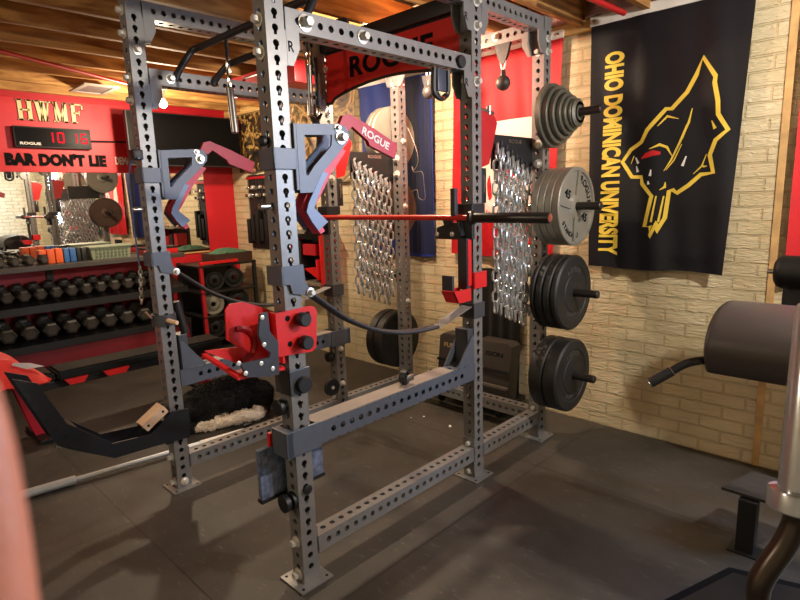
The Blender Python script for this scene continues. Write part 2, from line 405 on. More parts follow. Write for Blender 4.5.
# ================================================================== POWER RACK
rack = thing('power_rack', 'tall dark grey perforated steel power rack with six uprights standing on black mats', 'power rack', (-W/2, .9, 0))
UP = [('A', 0, 0), ('B', 0, L), ('C', 0, CY), ('D', -W, 0), ('E', -W, L), ('F', -W, CY)]
up_objs = {}
b0 = perf(2.54, kinds={'+x': 'key', '-x': 'key'}, skip_end=.01)
up_me = bpy.data.meshes.new('upright'); b0.to_mesh(up_me); b0.free(); up_me.materials.append(RACK)
mfp = MB(); mfp.box((-w3/2, w3/2, .004), (.155, .155, .008), None, .001)
for sx in (-1, 1):
    for sy in (-1, 1): mfp.cyl((-w3/2+sx*.06, w3/2+sy*.06, .0081), (-w3/2+sx*.06, w3/2+sy*.06, .0085), .006, 10)
for n, x, y in UP:
    o = bpy.data.objects.new('upright', up_me); C.objects.link(o); o.parent = rack; o.location = V((x-w3, y, .006))-WL['power_rack']; WL[o.name] = V((x-w3, y, .006)); up_objs[n] = o
    m = MB(); m.box((x-w3/2, y+w3/2, .004), (.16, .16, .007), None, .001)
    fo = m.build('foot_plate', RACK, rack); fo.parent = o; fo.location = WL['power_rack']-WL[o.name]
    for sx in (-1, 1):
        for sy in (-1, 1):
            m = MB(); m.cyl((x-w3/2+sx*.06, y+w3/2+sy*.06, .0075), (x-w3/2+sx*.06, y+w3/2+sy*.06, .0082), .0065, 12)
            fh = m.build('foot_hole', INK, rack); fh.parent = o; fh.location = WL['power_rack']-WL[o.name]
def beam_y(x, y0, y1, z, name='crossmember', mm=RACK, **k):
    p = perf(y1-y0, first=.0605, skip_end=.03, **k); return perf_obj(name, p, mm, rack, ALONG_Y((x-w3, y0, z)))
def beam_x(y, x0, x1, z, name='crossmember', mm=RACK, **k):
    p = perf(x1-x0, first=.0605, skip_end=.03, **k); return perf_obj(name, p, mm, rack, ALONG_X((x0, y, z)))
for x in (0, -W):
    beam_y(x, w3, L, .11); beam_y(x, L+w3, CY, .11)
    beam_y(x, w3, L, 2.156); beam_y(x, w3, L, 2.464); beam_y(x, L+w3, CY, 2.464)
beam_x(CY, -W, -w3, 2.455)
beam_x(CY, -W, -w3, .11)
# end flanges + gussets
def yz(pts, x, t, name, mm, parent=rack): return MB().prism([(x, a, b_) for a, b_ in pts], (t, 0, 0)).build(name, mm, parent, False)
for x in (0, -W):
    for (y0, y1, z, up) in ((w3, L, .11, 1), (L+w3, CY, .11, 1), (w3, L, 2.156, -1), (w3, L, 2.464, -1), (L+w3, CY, 2.464, -1)):
        for ye, s in ((y0, 1), (y1, -1)):
            m = MB()
            if up == 1: m.bb((x-w3, ye, z-.075), (x, ye+s*.006, z+w3+.05))
            else: m.bb((x-w3, ye, z-.12), (x, ye+s*.006, z+w3))
            m.build('end_flange', RACK, rack, False)
        if up == -1:
            for ye, s in ((y0, 1), (y1, -1)):
                yz([(ye+s*.006, z+.004), (ye+s*.062, z+.004), (ye+s*.062, z-.055), (ye+s*.03, z-.118), (ye+s*.006, z-.118)], x-.008, .009, 'gusset', RACK)
                g = yz([(ye+s*.006, z+.004), (ye+s*.062, z+.004), (ye+s*.062, z-.055), (ye+s*.03, z-.118), (ye+s*.006, z-.118)], x-w3-.001, .009, 'gusset', RACK)
for x0, s in ((-W, 1), (-w3, -1)):
    MB().prism([(x0, CY-.002, 2.455), (x0+s*.07, CY-.002, 2.455), (x0+s*.07, CY-.002, 2.41), (x0+s*.03, CY-.002, 2.345), (x0, CY-.002, 2.345)], (0, .009, 0)).build('gusset', RACK, rack, False)
# stamped letter on the gussets
for (x, y, z) in ((.0012, .088, 2.085), (.0012, L-.055, 2.085), (.0012, L-.055, 2.385)):
    lettering('R', INK, rack, (x, y, z), (0, 1, 0), (0, 0, 1), .024, .036, .001, .01, name='stamped_letter')
# bolts
for n, x, y in UP:
    par = up_objs[n]
    if n in 'AD':
        for z in (2.182, 2.075, 2.49, 2.385, .186, .04): bolt(par, (x-w3/2, y, z), (0, -1, 0))
    if n in 'BE':
        for z in (.205, .04): bolt(par, (x-w3/2, y, z), (0, -1, 0), s=.85)
        for z in (2.118, ): bolt(par, (x-w3/2, y, z), (0, -1, 0), s=.9)
        for z in (2.484, 2.374, 2.116): bolt(par, (x, y+w3/2, z), (1, 0, 0))
    if n in 'CF':
        bolt(par, (x-w3/2, y, .205), (0, -1, 0), s=.85); bolt(par, (x-w3/2, y, 2.36), (0, -1, 0))
        for z in (2.43, 2.36): bolt(par, (x, y+w3/2, z), (1, 0, 0), s=.85)
    if n == 'F':
        for z in (1.97, 1.50, .78): bolt(par, (x, y+w3/2, z), (1, 0, 0), s=.85)
    if n == 'E':
        for z in (1.70, .55, .30): bolt(par, (x, y+w3/2, z), (1, 0, 0), s=.85)
    if n == 'D':
        for z in (2.308, .04): bolt(par, (x, y+w3/2, z), (1, 0, 0), s=.9)
bolt(rack, (0, .168, 2.194), (1, 0, 0), s=1.25); bolt(rack, (0, .45, 2.194), (1, 0, 0), s=1.1)
MB().lathe([(0, .030), (.012, .030), (.016, .027)], (0, 1.075, 2.19), (1, 0, 0), 20).build('end_cap', BLACK, rack)
bolt(rack, (-W, .19, 2.194), (1, 0, 0)); bolt(rack, (-.33, CY, 2.50), (0, -1, 0))
# header name plate between the middle uprights
yN = L+.03
m = MB(); m.bb((-W+.0, yN-.03, 2.462), (-w3, yN+.045, 2.540), .002)
hb = m.build('header_beam', BLACK, rack)
arch = [(-W+.01, 2.4615), (-w3, 2.4615), (-w3, 2.165), (-.12, 2.165)]
for i in range(13):
    t = i/12; xx = -.15+(-W+.075+.15)*t; arch.append((xx, 2.19+.058*math.sin(PI*t)**.8))
arch += [(-W+.045, 2.165), (-W, 2.165)]
MB().prism([(x, yN, z) for x, z in arch], (0, .008, 0)).build('name_plate', mat('header_red', (216, 40, 34), .45, 0, .05, 6), rack, False)
m = MB()
for i in range(len(arch)-1):
    a, b_ = V((arch[i][0], yN, arch[i][1])), V((arch[i+1][0], yN, arch[i+1][1]))
    m.tube([a+V((0, .004, -.004)), b_+V((0, .004, -.004))], .009, 6)
m.build('plate_edge', BLACK, rack)
lettering('ROGUE', INK, rack, (-.93, yN-.001, 2.285), (1, 0, 0), (0, 0, 1), .66, .118, .003, .03, spacing=1.08)
# stencil bridges that cut the letters
m = MB()
m.bm.free()
# angled pull-up bars between the side beams
PIPE = mat('black_pipe', (42, 42, 44), .4, .2, .08, 30)
def pull(pts, nm='pull_up_bar'): MB().tube(smooth_path(pts, 6), .017, 12).build(nm, PIPE, rack)
pull([(-W+.0, .215, 2.19), (-W+.012, .235, 2.24), (-W+.03, .30, 2.335), (-W+.09, .325, 2.352), (-.9, .325, 2.352), (-.6, .325, 2.352), (-.3, .325, 2.352), (-w3-.10, .325, 2.352), (-w3-.03, .30, 2.335), (-w3-.012, .235, 2.24), (-w3, .215, 2.19)])
pull([(-W, .42, 2.19), (-W+.012, .435, 2.22), (-W+.06, .48, 2.285), (-W+.12, .50, 2.30), (-.8, .50, 2.30), (-.5, .50, 2.30), (-.3, .50, 2.30), (-w3-.12, .50, 2.30), (-w3-.06, .48, 2.285), (-w3-.012, .435, 2.22), (-w3, .42, 2.19)])

# ================================================================== RACK ATTACHMENTS
def px_x(pts, x): return [bx(u, v, x) for u, v in pts]
# ---- monolift arms on the two front uprights
PINK = mat('bright_red_liner', (214, 60, 84), .45, 0, .05, 10)
ARMR = mat('crimson_handle', (186, 34, 52), .42, 0, .05, 10)
def make_monolift(label):
    t = thing('monolift', label, 'rack attachment', (0, .04, 1.7))
    m = MB()
    x1, x0 = .012, -w3-.012
    m.bb((x0, -.012, 1.675), (x1, -.002, 1.75), .002); m.bb((x1-.010, -.012, 1.675), (x1, .09, 1.75), .002); m.bb((x0, -.012, 1.675), (x0+.010, .09, 1.75), .002)
    m.bb((x0, .079, 1.60), (x1, .092, 1.84), .002)
    m.build('bracket', BLUEG, t, False)
    xs = .002
    for xx in (xs, -w3-.010):
        m = MB()
        out = px_x([(294.5, 124), (336.5, 124), (344, 127), (347.5, 134), (347, 141), (342, 148), (333, 160), (322, 172), (312, 192.5), (300, 193)], xs)
        # plate with an opening: built as strips round the opening
        outer = px_x([(294.5, 124), (337, 124), (344, 127), (347.5, 134), (347, 141), (341, 149), (322, 172), (311.5, 192.5), (299, 193)], xs)
        inner = px_x([(303, 135), (322, 135), (330.5, 135), (330.5, 139), (330, 146), (325, 152), (313, 166), (307, 175.5), (305, 175)], xs)
        n = 9
        for i in range(n):
            j = (i+1) % n
            m.prism([outer[i], outer[j], inner[j], inner[i]], (.009, 0, 0))
        bmesh.ops.translate(m.bm, vec=(xx-xs, 0, 0), verts=m.bm.verts)
        m.build('side_plate', BLUEG, t, False)
    m = MB(); m.prism(px_x([(341, 148), (346, 151), (331, 174), (318, 201), (313, 210), (325, 231), (321, 234), (302, 208), (305, 198), (311, 186), (322, 172)], -.012), (-.05, 0, 0))
    m.build('liner', PINK, t, False)
    m = MB()
    hk = px_x([(321.5, 171.5), (327, 173.5), (320, 188), (313.2, 208), (326.8, 221.8), (317.5, 230.8), (311, 222), (305.5, 212), (307.5, 203)], .004)
    m.prism(hk[:4]+hk[-3:][1:], (.008, 0, 0)); m.prism([hk[3], hk[4], hk[5], hk[6], hk[7]], (.008, 0, 0))
    h = m.build('hook_arm', mat('blue_grey_hook', (104, 118, 146), .4, .1, .05, 12), t, False)
    m = MB()
    m.prism([V(p)+V((-w3-.012, 0, 0)) for p in hk[:4]+hk[-3:][1:]], (.008, 0, 0)); m.prism([V(p)+V((-w3-.012, 0, 0)) for p in (hk[3], hk[4], hk[5], hk[6], hk[7])], (.008, 0, 0)); m.build('hook_arm', MATS['blue_grey_hook'], t, False)
    m = MB(); xh = -.03
    m.prism(px_x([(339, 126), (343, 115.5), (349.5, 114), (372, 127), (368, 140.5), (352.5, 126.5), (347, 132)], xh), (-.02, 0, 0))
    m.prism(px_x([(372, 127), (397.5, 144.5), (395, 158.5), (370, 145.5), (368, 140.5)], xh), (-.02, 0, 0))
    hd = m.build('handle', ARMR, t, False)
    a, b_ = bx(363, 132.8, xh), bx(390, 150, xh)
    d = (b_-a).normalized(); up = V((1, 0, 0)).cross(d)
    lettering('ROGUE', WHITE, t, bx(361.5, 133.5, xh+.0005), d, up, (b_-a).length*.98, .032, .001, .025)
    bolt(t, bx(341, 137.5, .012), (1, 0, 0), 'pivot_bolt', 1.05); bolt(t, bx(337.5, 128, .012), (1, 0, 0), 'stop_bolt', .6)
    MB().cyl((-w3/2, -.012, 1.545), (-w3/2, -.055, 1.545), .012, 14, bev=.003).build('pin', STEEL, t)
    return t
mono = make_monolift('grey monolift arm with bright red lettered handle on the near front upright')
mono2 = copy_tree(mono, (-W, .04, 1.7), 'grey monolift arm with plain red handle on the left front upright, before the black screen')
for c in list(mono2.children):
    if c.name.startswith('lettering'): bpy.data.objects.remove(c)

# ---- long two-sided cup with knobs on the near upright
t = thing('plate_holding_cup', 'large red and black barbell cup with two black knobs on the near front upright', 'rack attachment', (0, 0, 1.08))
MB().prism(px_x([(274, 313.5), (309, 305.5), (313, 306.5), (315.5, 311), (315, 347), (311, 351), (277.5, 356.5)], .004), (.009, 0, 0)).build('mounting_plate', RED, t, False)
k = MB()
for u, v in ((299.5, 318.5), (302, 341.5)):
    p = bx(u, v, .014); k = MB(); k.lathe([(0, .017), (.012, .017), (.013, .027), (.04, .027), (.044, .023)], p, (1, 0, 0), 20); k.build('knob', PLASTIC, t)
m = MB()
for u, v in ((287.5, 318.5), (290, 344), (307.5, 314), (309.5, 339)):
    p = bx(u, v, .0131); m.cyl(p, p+V((.0008, 0, 0)), .011, 14)
m.build('slot', INK, t)
MB().prism(px_x([(258.5, 313.5), (266, 312), (268, 331), (276.5, 341), (277.5, 374), (262, 376.5), (245, 376.5), (238.5, 362), (240.5, 363), (268, 357), (269, 352), (262, 347), (257, 335)], .012), (.012, 0, 0)).build('side_guard', UHMW, t, False)
m = MB()
for u, v in ((262, 317.5), (264, 344.5), (238.6, 363.3), (261, 363.3), (272.5, 368.5), (245.5, 373.3)):
    p = bx(u, v, .024); m.lathe([(0, .0085), (.003, .0085), (.004, .006)], p, (1, 0, 0), 12)
m.build('guard_screw', ZINC, t)
MB().prism(px_x([(225.5, 310), (229, 304.5), (243, 302), (243, 302), (258, 306), (274, 311.5), (276, 355), (250, 362), (239, 364), (206, 352), (205, 351), (238, 347), (227, 340)], -.085), (-.008, 0, 0)).build('far_plate', RED, t, False)
MB().prism([(-.085, -.02, 1.15), (.004, -.02, 1.15), (.004, -.02, .96), (-.085, -.02, .96)], (0, -.009, 0)).build('back_plate', RED, t, False)
a = [bx(239, 364, -.07), bx(207, 352, -.07)]
m = MB(); m.prism([(.0, -.02, .945), (.0, -.205, .955), (-.085, -.205, .955), (-.085, -.02, .945)], (0, 0, -.012)); m.build('cradle_floor', RED, t, False)
m = MB(); m.prism([(.01, -.205, .962), (-.085, -.285, 1.045), (-.085, -.30, 1.045), (.01, -.222, .958)], (0, 0, -.012)); m.build('front_lip', RED, t, False)
cc = bx(240, 345, -.083)
MB().tube(arc(cc, .062, -PI/2, PI*.55, 14, (0, 1, 0), (0, 0, 1)), .012, 6).build('throat_liner', mat('deep_red_liner', (150, 18, 22), .45), t)

# ---- cup holding the bar, and an empty sandwich cup, on the middle right upright
def make_bar_cup(label):
    t = thing('bar_cup', label, 'rack attachment', (0, L, 1.4))
    yc = L-.012
    MB().bb((-.082, yc-.07, 1.462), (-.052, yc-.045, 1.60), .003).build('side_guard', UHMW, t, False)
    m = MB(); m.bb((-.090, yc-.012, 1.34), (.012, yc+.010, 1.52), .003); m.bb((.002, yc, 1.465), (.014, L+.085, 1.52), .002); m.bb((-.092, yc, 1.465), (-w3-.003, L+.085, 1.52), .002)
    m.build('bracket', BLACK, t, False)
    m = MB(); m.prism([(-.19, yc-.05, 1.40), (-.10, yc-.05, 1.425), (-.05, yc-.05, 1.425), (-.03, yc-.05, 1.36), (-.06, yc-.05, 1.34), (-.20, yc-.05, 1.34)], (0, .035, 0))
    m.build('cup_arm', BLACK, t, False)
    m = MB(); m.prism([(-.155, yc-.055, 1.45), (-.12, yc-.055, 1.465), (-.09, yc-.055, 1.415), (-.13, yc-.055, 1.40)], (0, .03, 0)); m.build('bar_hook', BLACK, t, False)
    for xx, zz in ((-.185, 1.365), (-.085, 1.368)):
        MB().lathe([(0, .013), (.006, .013), (.008, .010)], (xx, yc-.052, zz), (0, -1, 0), 14).build('roller_bolt', ZINC, t)
    return t
bc = make_bar_cup('black roller cup holding the barbell on the middle right upright')
copy_tree(bc, (-W, L, 1.4), 'black roller cup holding the far end of the barbell on the middle left upright')
t = thing('sandwich_cup', 'empty red and black bar cup below the barbell on the middle right upright', 'rack attachment', (0, L, 1.1))
m = MB(); m.bb((-.088, L-.014, 1.08), (.014, L-.002, 1.165), .002); m.bb((.002, L-.014, 1.08), (.014, L+.10, 1.165), .002); m.bb((-.088, L-.014, 1.08), (-w3-.003, L+.10, 1.165), .002); m.build('bracket', RED, t, False)
m = MB(); m.bb((-.064, L-.05, 1.08), (-.004, L-.018, 1.345), .003); m.build('back_guard', UHMW, t, False)
MB().bb((-.003, L-.045, 1.1), (.001, L-.016, 1.34), .001).build('back_plate', RED, t, False)
m = MB(); m.prism([(-.02, L-.15, 1.07), (-.02, L-.05, 1.07), (-.02, L-.05, 1.055), (-.02, L-.15, 1.055)], (-.05, 0, 0)); m.prism([(.0, L-.02, 1.085), (.0, L-.17, 1.085), (.0, L-.13, 1.02), (.0, L-.02, 1.02)], (-.008, 0, 0)); m.prism([(-.08, L-.02, 1.085), (-.08, L-.17, 1.085), (-.08, L-.13, 1.02), (-.08, L-.02, 1.02)], (.008, 0, 0))
m.prism([(.0, L-.17, 1.085), (.0, L-.13, 1.02), (-.08, L-.13, 1.02), (-.08, L-.17, 1.085)], (0, .008, 0)); m.build('cradle', RED, t, False)
MB().bb((-.075, L-.168, 1.088), (-.006, L-.152, 1.165), .003).build('lip_guard', UHMW, t, False)
bolt(t, (-.02, L-.018, 1.12), (0, -1, 0), s=.7)

# ---- red spotter blades stowed on the back of the middle uprights
def make_blade(label):
    t = thing('stowed_spotter', label, 'rack attachment', (-.04, L+w3, 1.85))
    MB().prism([(-.062, L+.083, 1.99), (-.062, L+.215, 1.965), (-.062, L+.235, 1.93), (-.062, L+.16, 1.72), (-.062, L+.083, 1.70)], (.05, 0, 0)).build('blade', mat('deep_red_blade', (176, 18, 22), .45, 0, .05, 8), t, False)
    m = MB(); m.cyl((-.04, L+.10, 1.998), (-.04, L+.235, 1.985), .011, 12); m.cyl((-.04, L+.20, 1.96), (-.04, L+.20, 2.02), .012, 12); m.build('pin', STEEL, t)
    m = MB(); m.tube([(-.04+.028*math.cos(a), L+.12+.0*a, 1.62+.075*math.sin(a)) for a in [2*PI*i/18 for i in range(18)]], .004, 6, True); m.build('pin_ring', STEEL, t)
    m = MB(); m.bb((-.06, L+.078, 1.52), (-.015, L+.14, 1.70), .004); m.build('sleeve', PLASTIC, t)
    return t
bl = make_blade('deep red flat spotter blade stowed behind the middle right upright')
copy_tree(bl, (-W-.04, L+w3, 1.85), 'deep red flat spotter blade stowed behind the middle left upright')

# ---- strap safeties
def make_strap(label, flat):
    t = thing('strap_safety', label, 'safety strap', (0, .04, 1.25))
    m = MB()
    m.bb((-w3-.012, -.014, 1.252), (.012, -.002, 1.325), .002); m.bb((-w3-.012, -.014, 1.252), (-w3-.002, .09, 1.325), .002)
    m.prism([(.002, -.012, 1.325), (.002, .085, 1.325), (.002, .09, 1.26), (.002, .105, 1.235), (.002, .128, 1.228), (.002, .122, 1.195), (.002, .03, 1.22), (.002, .02, 1.255), (.002, -.012, 1.258)], (.010, 0, 0))
    m.build('bracket', BLUEG, t, False)
    bolt(t, (.013, .110, 1.214), (1, 0, 0), 'pin_bolt', .75)
    m = MB(); m.bb((.002, L-.012, .92), (.011, L+.085, 1.0), .002); m.bb((-w3-.012, L-.012, .92), (.012, L-.002, 1.0), .002)
    m.build('far_bracket', RACKD, t, False)
    P = [V((-.03, .115, 1.218)), V((-.03, .21, 1.145)), V((-.03, .31, 1.072)), V((-.03, .45, 1.00)), V((-.03, .60, .953)), V((-.03, .75, .93)), V((-.03, .88, .925)), V((-.03, .93, .928)), V((-.03, 1.0, .948)), V((-.03, L-.02, .985))]
    S = smooth_path(P, 5)
    m = MB()
    for off in (-.016, .016): m.tube([p+V((off, 0, 0)) for p in S[:32]], .0095, 8)
    m.build('cable_sleeve', CORD, t)
    m = MB()
    for i in range(28, len(S)-1):
        a, b_ = S[i], S[i+1]; n = V((0, -(b_-a).z, (b_-a).y)).normalized()*.003
        w_ = .022 if i < 36 else .034
        m.prism([a+V((-w_, 0, 0)), a+V((w_, 0, 0)), b_+V((w_, 0, 0)), b_+V((-w_, 0, 0))], n)
    m.build('webbing', STRAP, t, False)
    return t
st = make_strap('black and grey safety strap sagging along the right side of the rack', True)
copy_tree(st, (-W, .04, 1.25), 'black safety strap sagging along the left side of the rack')

# ---- flip-down safety beams
def make_flip(label):
    t = thing('flip_down_safety', label, 'safety beam', (-.04, 0, .64))
    p = perf(L-.10, first=.09, skip_end=.06, w=.090, h=.092); perf_obj('beam', p, BLUEG, t, ALONG_Y((-w3-.007, .10, .585)))
    m = MB(); m.bb((-w3-.014, -.045, .578), (.014, -.012, .685), .004); m.bb((.004, -.045, .578), (.014, .12, .685), .003); m.bb((-w3-.014, -.045, .578), (-w3-.004, .12, .685), .003); m.build('front_sleeve', BLUEG, t, False)
    for xx in (.004, -w3-.012):
        MB().prism([(xx, L-.15, .68), (xx, L-.015, .68), (xx, L-.015, .83), (xx, L-.03, .835)], (.008, 0, 0)).build('end_gusset', BLUEG, t, False)
    MB().bb((-w3-.004, L-.06, .585), (.004, L-.012, .87), .003).build('end_plate', RACKD, t, False)
    MB().bb((-w3-.004, .10, .6775), (.010, L-.19, .684), .001).build('top_pad', mat('worn_grey_pad', (140, 128, 118), .6, 0, .1, 12), t, False)
    return t
fl = make_flip('long slate grey safety beam along the right side of the rack')
fl2 = copy_tree(fl, (-W-.036, L+w3, .64), 'long slate grey safety beam along the left side of the rack, above the dog')
fl2.rotation_euler = (0, 0, PI)

# ---- small collars and knobs on the near upright
t = thing('upright_collar', 'slate grey collar with a black knob below the red cup on the near upright', 'rack attachment', (0, 0, .87))
m = MB(); m.bb((-w3-.012, -.013, .825), (.012, -.002, .925), .003); m.bb((.002, -.013, .825), (.012, .085, .925), .003); m.bb((-w3-.012, -.013, .825), (-w3-.002, .085, .925), .003); m.build('band', RACKD, t, False)
MB().lathe([(0, .032), (.016, .034), (.022, .030)], (.012, .046, .862), (1, 0, 0), 20).build('knob', PLASTIC, t)
for (nm, lab, p, n) in (('magnet_knob', 'round black magnet knob on the front face of the near upright below the collar', (-w3/2-.02, -.001, .77), (0, -1, .0)),
                        ('round_stop', 'black and grey round stop low on the front face of the near upright', (-w3/2, -.001, .375), (0, -1, 0)),
                        ('pin_head', 'small black pin head low on the right face of the near upright', (.001-.001, .045, .418), (1, 0, 0)),
                        ('ball_stop', 'small black ball knob high on the front face of the near upright', (-w3/2, -.001, 1.775), (0, -1, 0))):
    m = MB()
    if nm == 'magnet_knob': m.lathe([(0, .022), (.012, .024), (.013, .034), (.03, .034), (.033, .030)], p, n, 20)
    elif nm == 'round_stop': m.lathe([(0, .036), (.016, .036), (.017, .022), (.03, .022), (.031, .036), (.05, .036), (.052, .030)], p, n, 20)
    elif nm == 'pin_head': m.lathe([(0, .018), (.012, .020), (.014, .016)], (0, .0, .42) if 0 else (.0, .04, .418), n, 16)
    else: m.lathe([(0, .010), (.008, .012), (.014, .019), (.026, .019), (.032, .012)], p, n, 16)
    tag(m.build(nm, PLASTIC), lab, 'knob')
# ---- floral padded board clipped inside the near upright
FLOR = mat('blue_floral_cloth', (92, 104, 130), .75, 0, .55, 38)
t = thing('floral_padded_board', 'blue floral padded board with black edging hung behind the near upright', 'padded board', (-.11, .05, .4))
m = MB(); m.bb((-.125, -.105, .388), (-.098, .205, .60), .006); m.build('board', FLOR, t)
m = MB(); m.bb((-.128, -.109, .376), (-.095, .209, .392), .003); m.build('edging', BLACK, t)
m = MB(); m.bb((-.12, -.05, .60), (-.10, -.01, .655), .003); m.build('loop', RED, t)
# ---- front left: wood pin collar and black tube
t = thing('upright_collar', 'grey collar with a pale wooden peg on the left front upright', 'rack attachment', (-W, 0, .95))
m = MB(); m.lathe([(0, .063), (.06, .063), (.06, .0545), (0, .0545), (0, .063)], (-W-w3/2, w3/2, .935), (0, 0, 1), 24, False); m.build('band', RACKD, t)
MB().cyl((-W+.01, .03, .965), (-W+.085, .055, .955), .012, 12, bev=.003).build('peg', WOOD, t)
MB().cyl((-W-.10, -.03, 1.005), (-W-.02, -.035, .985), .006, 8).build('pin', STEEL, t)
t = tag(MB().cyl((-W-.02, .135, .87), (-W-.02, .105, 1.05), .021, 16, bev=.004).build('foam_tube', PLASTIC), 'short black upright tube just behind the left front upright', 'tube')
# ---- clip on the safety beam, black clip by the floor bar
t = thing('spring_collar', 'small black bar collar lying on the right safety beam', 'collar', (-.03, .66, .684))
m = MB(); m.lathe([(0, .034), (.03, .034), (.03, .024), (0, .024), (0, .034)], (-.05, .66, .719), (1, .3, 0), 18, False); m.build('ring', PLASTIC, t)
MB().box((-.02, .68, .715), (.02, .05, .03), None, .004).build('lever', STEEL, t)
t = thing('spring_collar', 'small black clip resting beside the silver bar on the floor near the dog', 'collar', (-1.52, .63, 0))
m = MB(); m.lathe([(0, .034), (.035, .034), (.035, .025), (0, .025), (0, .034)], (-1.54, .63, .036), (.4, 1, 0), 18, False); m.build('ring', PLASTIC, t)
MB().box((-1.53, .65, .075), (.03, .05, .014), None, .003).build('lever', BLACK, t)

# ---- barbell in the rack
RSH = mat('red_bar_shaft', (214, 52, 40), .35, .2, .06, 12)
SLV = mat('black_bar_sleeve', (52, 48, 46), .32, .35, .08, 20)
t = thing('barbell', 'barbell with a red shaft and black sleeves racked at chest height', 'barbell', (-W/2, L-.045, 1.452))
yb, zb = L-.066, 1.452
MB().cyl((-1.28, yb, zb), (.03, yb, zb), .0145, 16).build('shaft', RSH, t)
for a, s in ((.03, 1), (-1.28, -1)):
    m = MB(); m.lathe([(0, .026), (.004, .036), (.022, .036), (.026, .029), (.03, .0255), (.44, .0255), (.445, .023)], (a, yb, zb), (s, 0, 0), 20); sl = m.build('sleeve', SLV, t)
    MB().lathe([(.4452, .019), (.4456, .019), (.4457, .010)], (a, yb, zb), (s, 0, 0), 18).build('end_cap', CHROME, t)
# ---- silver bar lying on the floor
t = thing('floor_barbell', 'silver barbell lying on the mats in front of the rack', 'barbell', (-1.55, .2, .03))
a, b_ = V((-1.735, -.655, .028)), V((-1.50, 1.0, .03)); d = (b_-a)
FBAR = mat('satin_silver', (196, 202, 208), .3, .35, .06, 30)
MB().cyl(a+d*.10, b_, .0145, 14).build('shaft', FBAR, t)
MB().lathe([(0, .022), (.003, .025), (.41, .025), (.44, .025), (.445, .02)], a-d.normalized()*.15, d, 18).build('sleeve', FBAR, t)
MB().cyl(a+d*.60, a+d*.86, .018, 14).build('grip_tube', WHITE, t)
MB().cyl(a+d*.861, b_+d*.06, .0215, 14).build('rubber_end', BLACK, t)

# ---- black angled leg-brace arms with a wooden block on the left front upright
t = thing('angled_seat_arm', 'black perforated double arm with wooden block clamped to the left front upright', 'rack attachment', (-W, -.1, .4))
xr = -1.125
nearp = [(12, 379), (37, 383), (66, 423), (112, 443), (150, 434), (172, 411), (188, 408), (189.5, 436.5), (171, 441), (151, 446.5), (114, 457.5), (70, 449), (57, 445)]
wp = [bx(u, v, xr) for u, v in nearp]
def rail(pts, x, name):
    m = MB(); q = [V((x, p.y, p.z)) for p in pts]
    # split in convex-ish runs
    m.prism([q[0], q[1], q[2], q[12]], (.012, 0, 0)); m.prism([q[2], q[3], q[10], q[11], q[12]], (.012, 0, 0)); m.prism([q[3], q[4], q[9], q[10]], (.012, 0, 0)); m.prism([q[4], q[5], q[8], q[9]], (.012, 0, 0)); m.prism([q[5], q[6], q[7], q[8]], (.012, 0, 0))
    return m.build(name, mat('navy_black_powder', (22, 23, 28), .42, .1, .08, 12), t, False)
rail(wp, xr, 'rail'); rail(wp, -1.30, 'rail')
HOLEM = mat('hole_dark', (4, 4, 5), .6)
for u, v in ((26, 391), (33, 402), (40, 411), (46.5, 421), (55, 430), (66, 437), (125, 449), (135, 446), (144, 443.5)):
    m = MB(); p = bx(u, v, xr+.0121); m.cyl(p, p+V((.0006, 0, 0)), .0125, 14); m.build('rail_hole', HOLEM, t)
A = bx(66, 436, xr); B = bx(112, 450, xr)
m = MB(); m.bb((-1.30, A.y, A.z-.02), (xr, A.y+.05, A.z+.03)); m.build('cross_brace', BLACK, t, False)
m = MB(); m.bb((-1.30, -.055, .30), (xr, -.012, .43), .003); m.bb((-1.30, -.055, .28), (-1.285, .09, .43)); m.build('clamp', MATS['navy_black_powder'], t, False)
lettering('ROGUE', STEEL, t, (-1.2875, B.y-.20, B.z+.028), (0, 1, -.12), (0, .12, 1), .14, .02, .001, .02)
p0, p1 = bx(147.5, 431, xr+.0), bx(168, 411, xr+.0)
d = (p1-p0); n = V((1, 0, 0)).cross(d).normalized()
m = MB(); m.prism([p0+V((.008, 0, 0)), p1+V((.008, 0, 0)), p1+V((-.075, 0, 0)), p0+V((-.075, 0, 0))], n*.045); m.build('wood_block', WOOD, t, False)
m = MB()
for f in (.15, .85):
    q = p0+d*f+V((.008, 0, 0))+n*.022; m.cyl(q, q+V((.001, 0, 0)), .007, 10)
m.build('block_screw', INK, t)

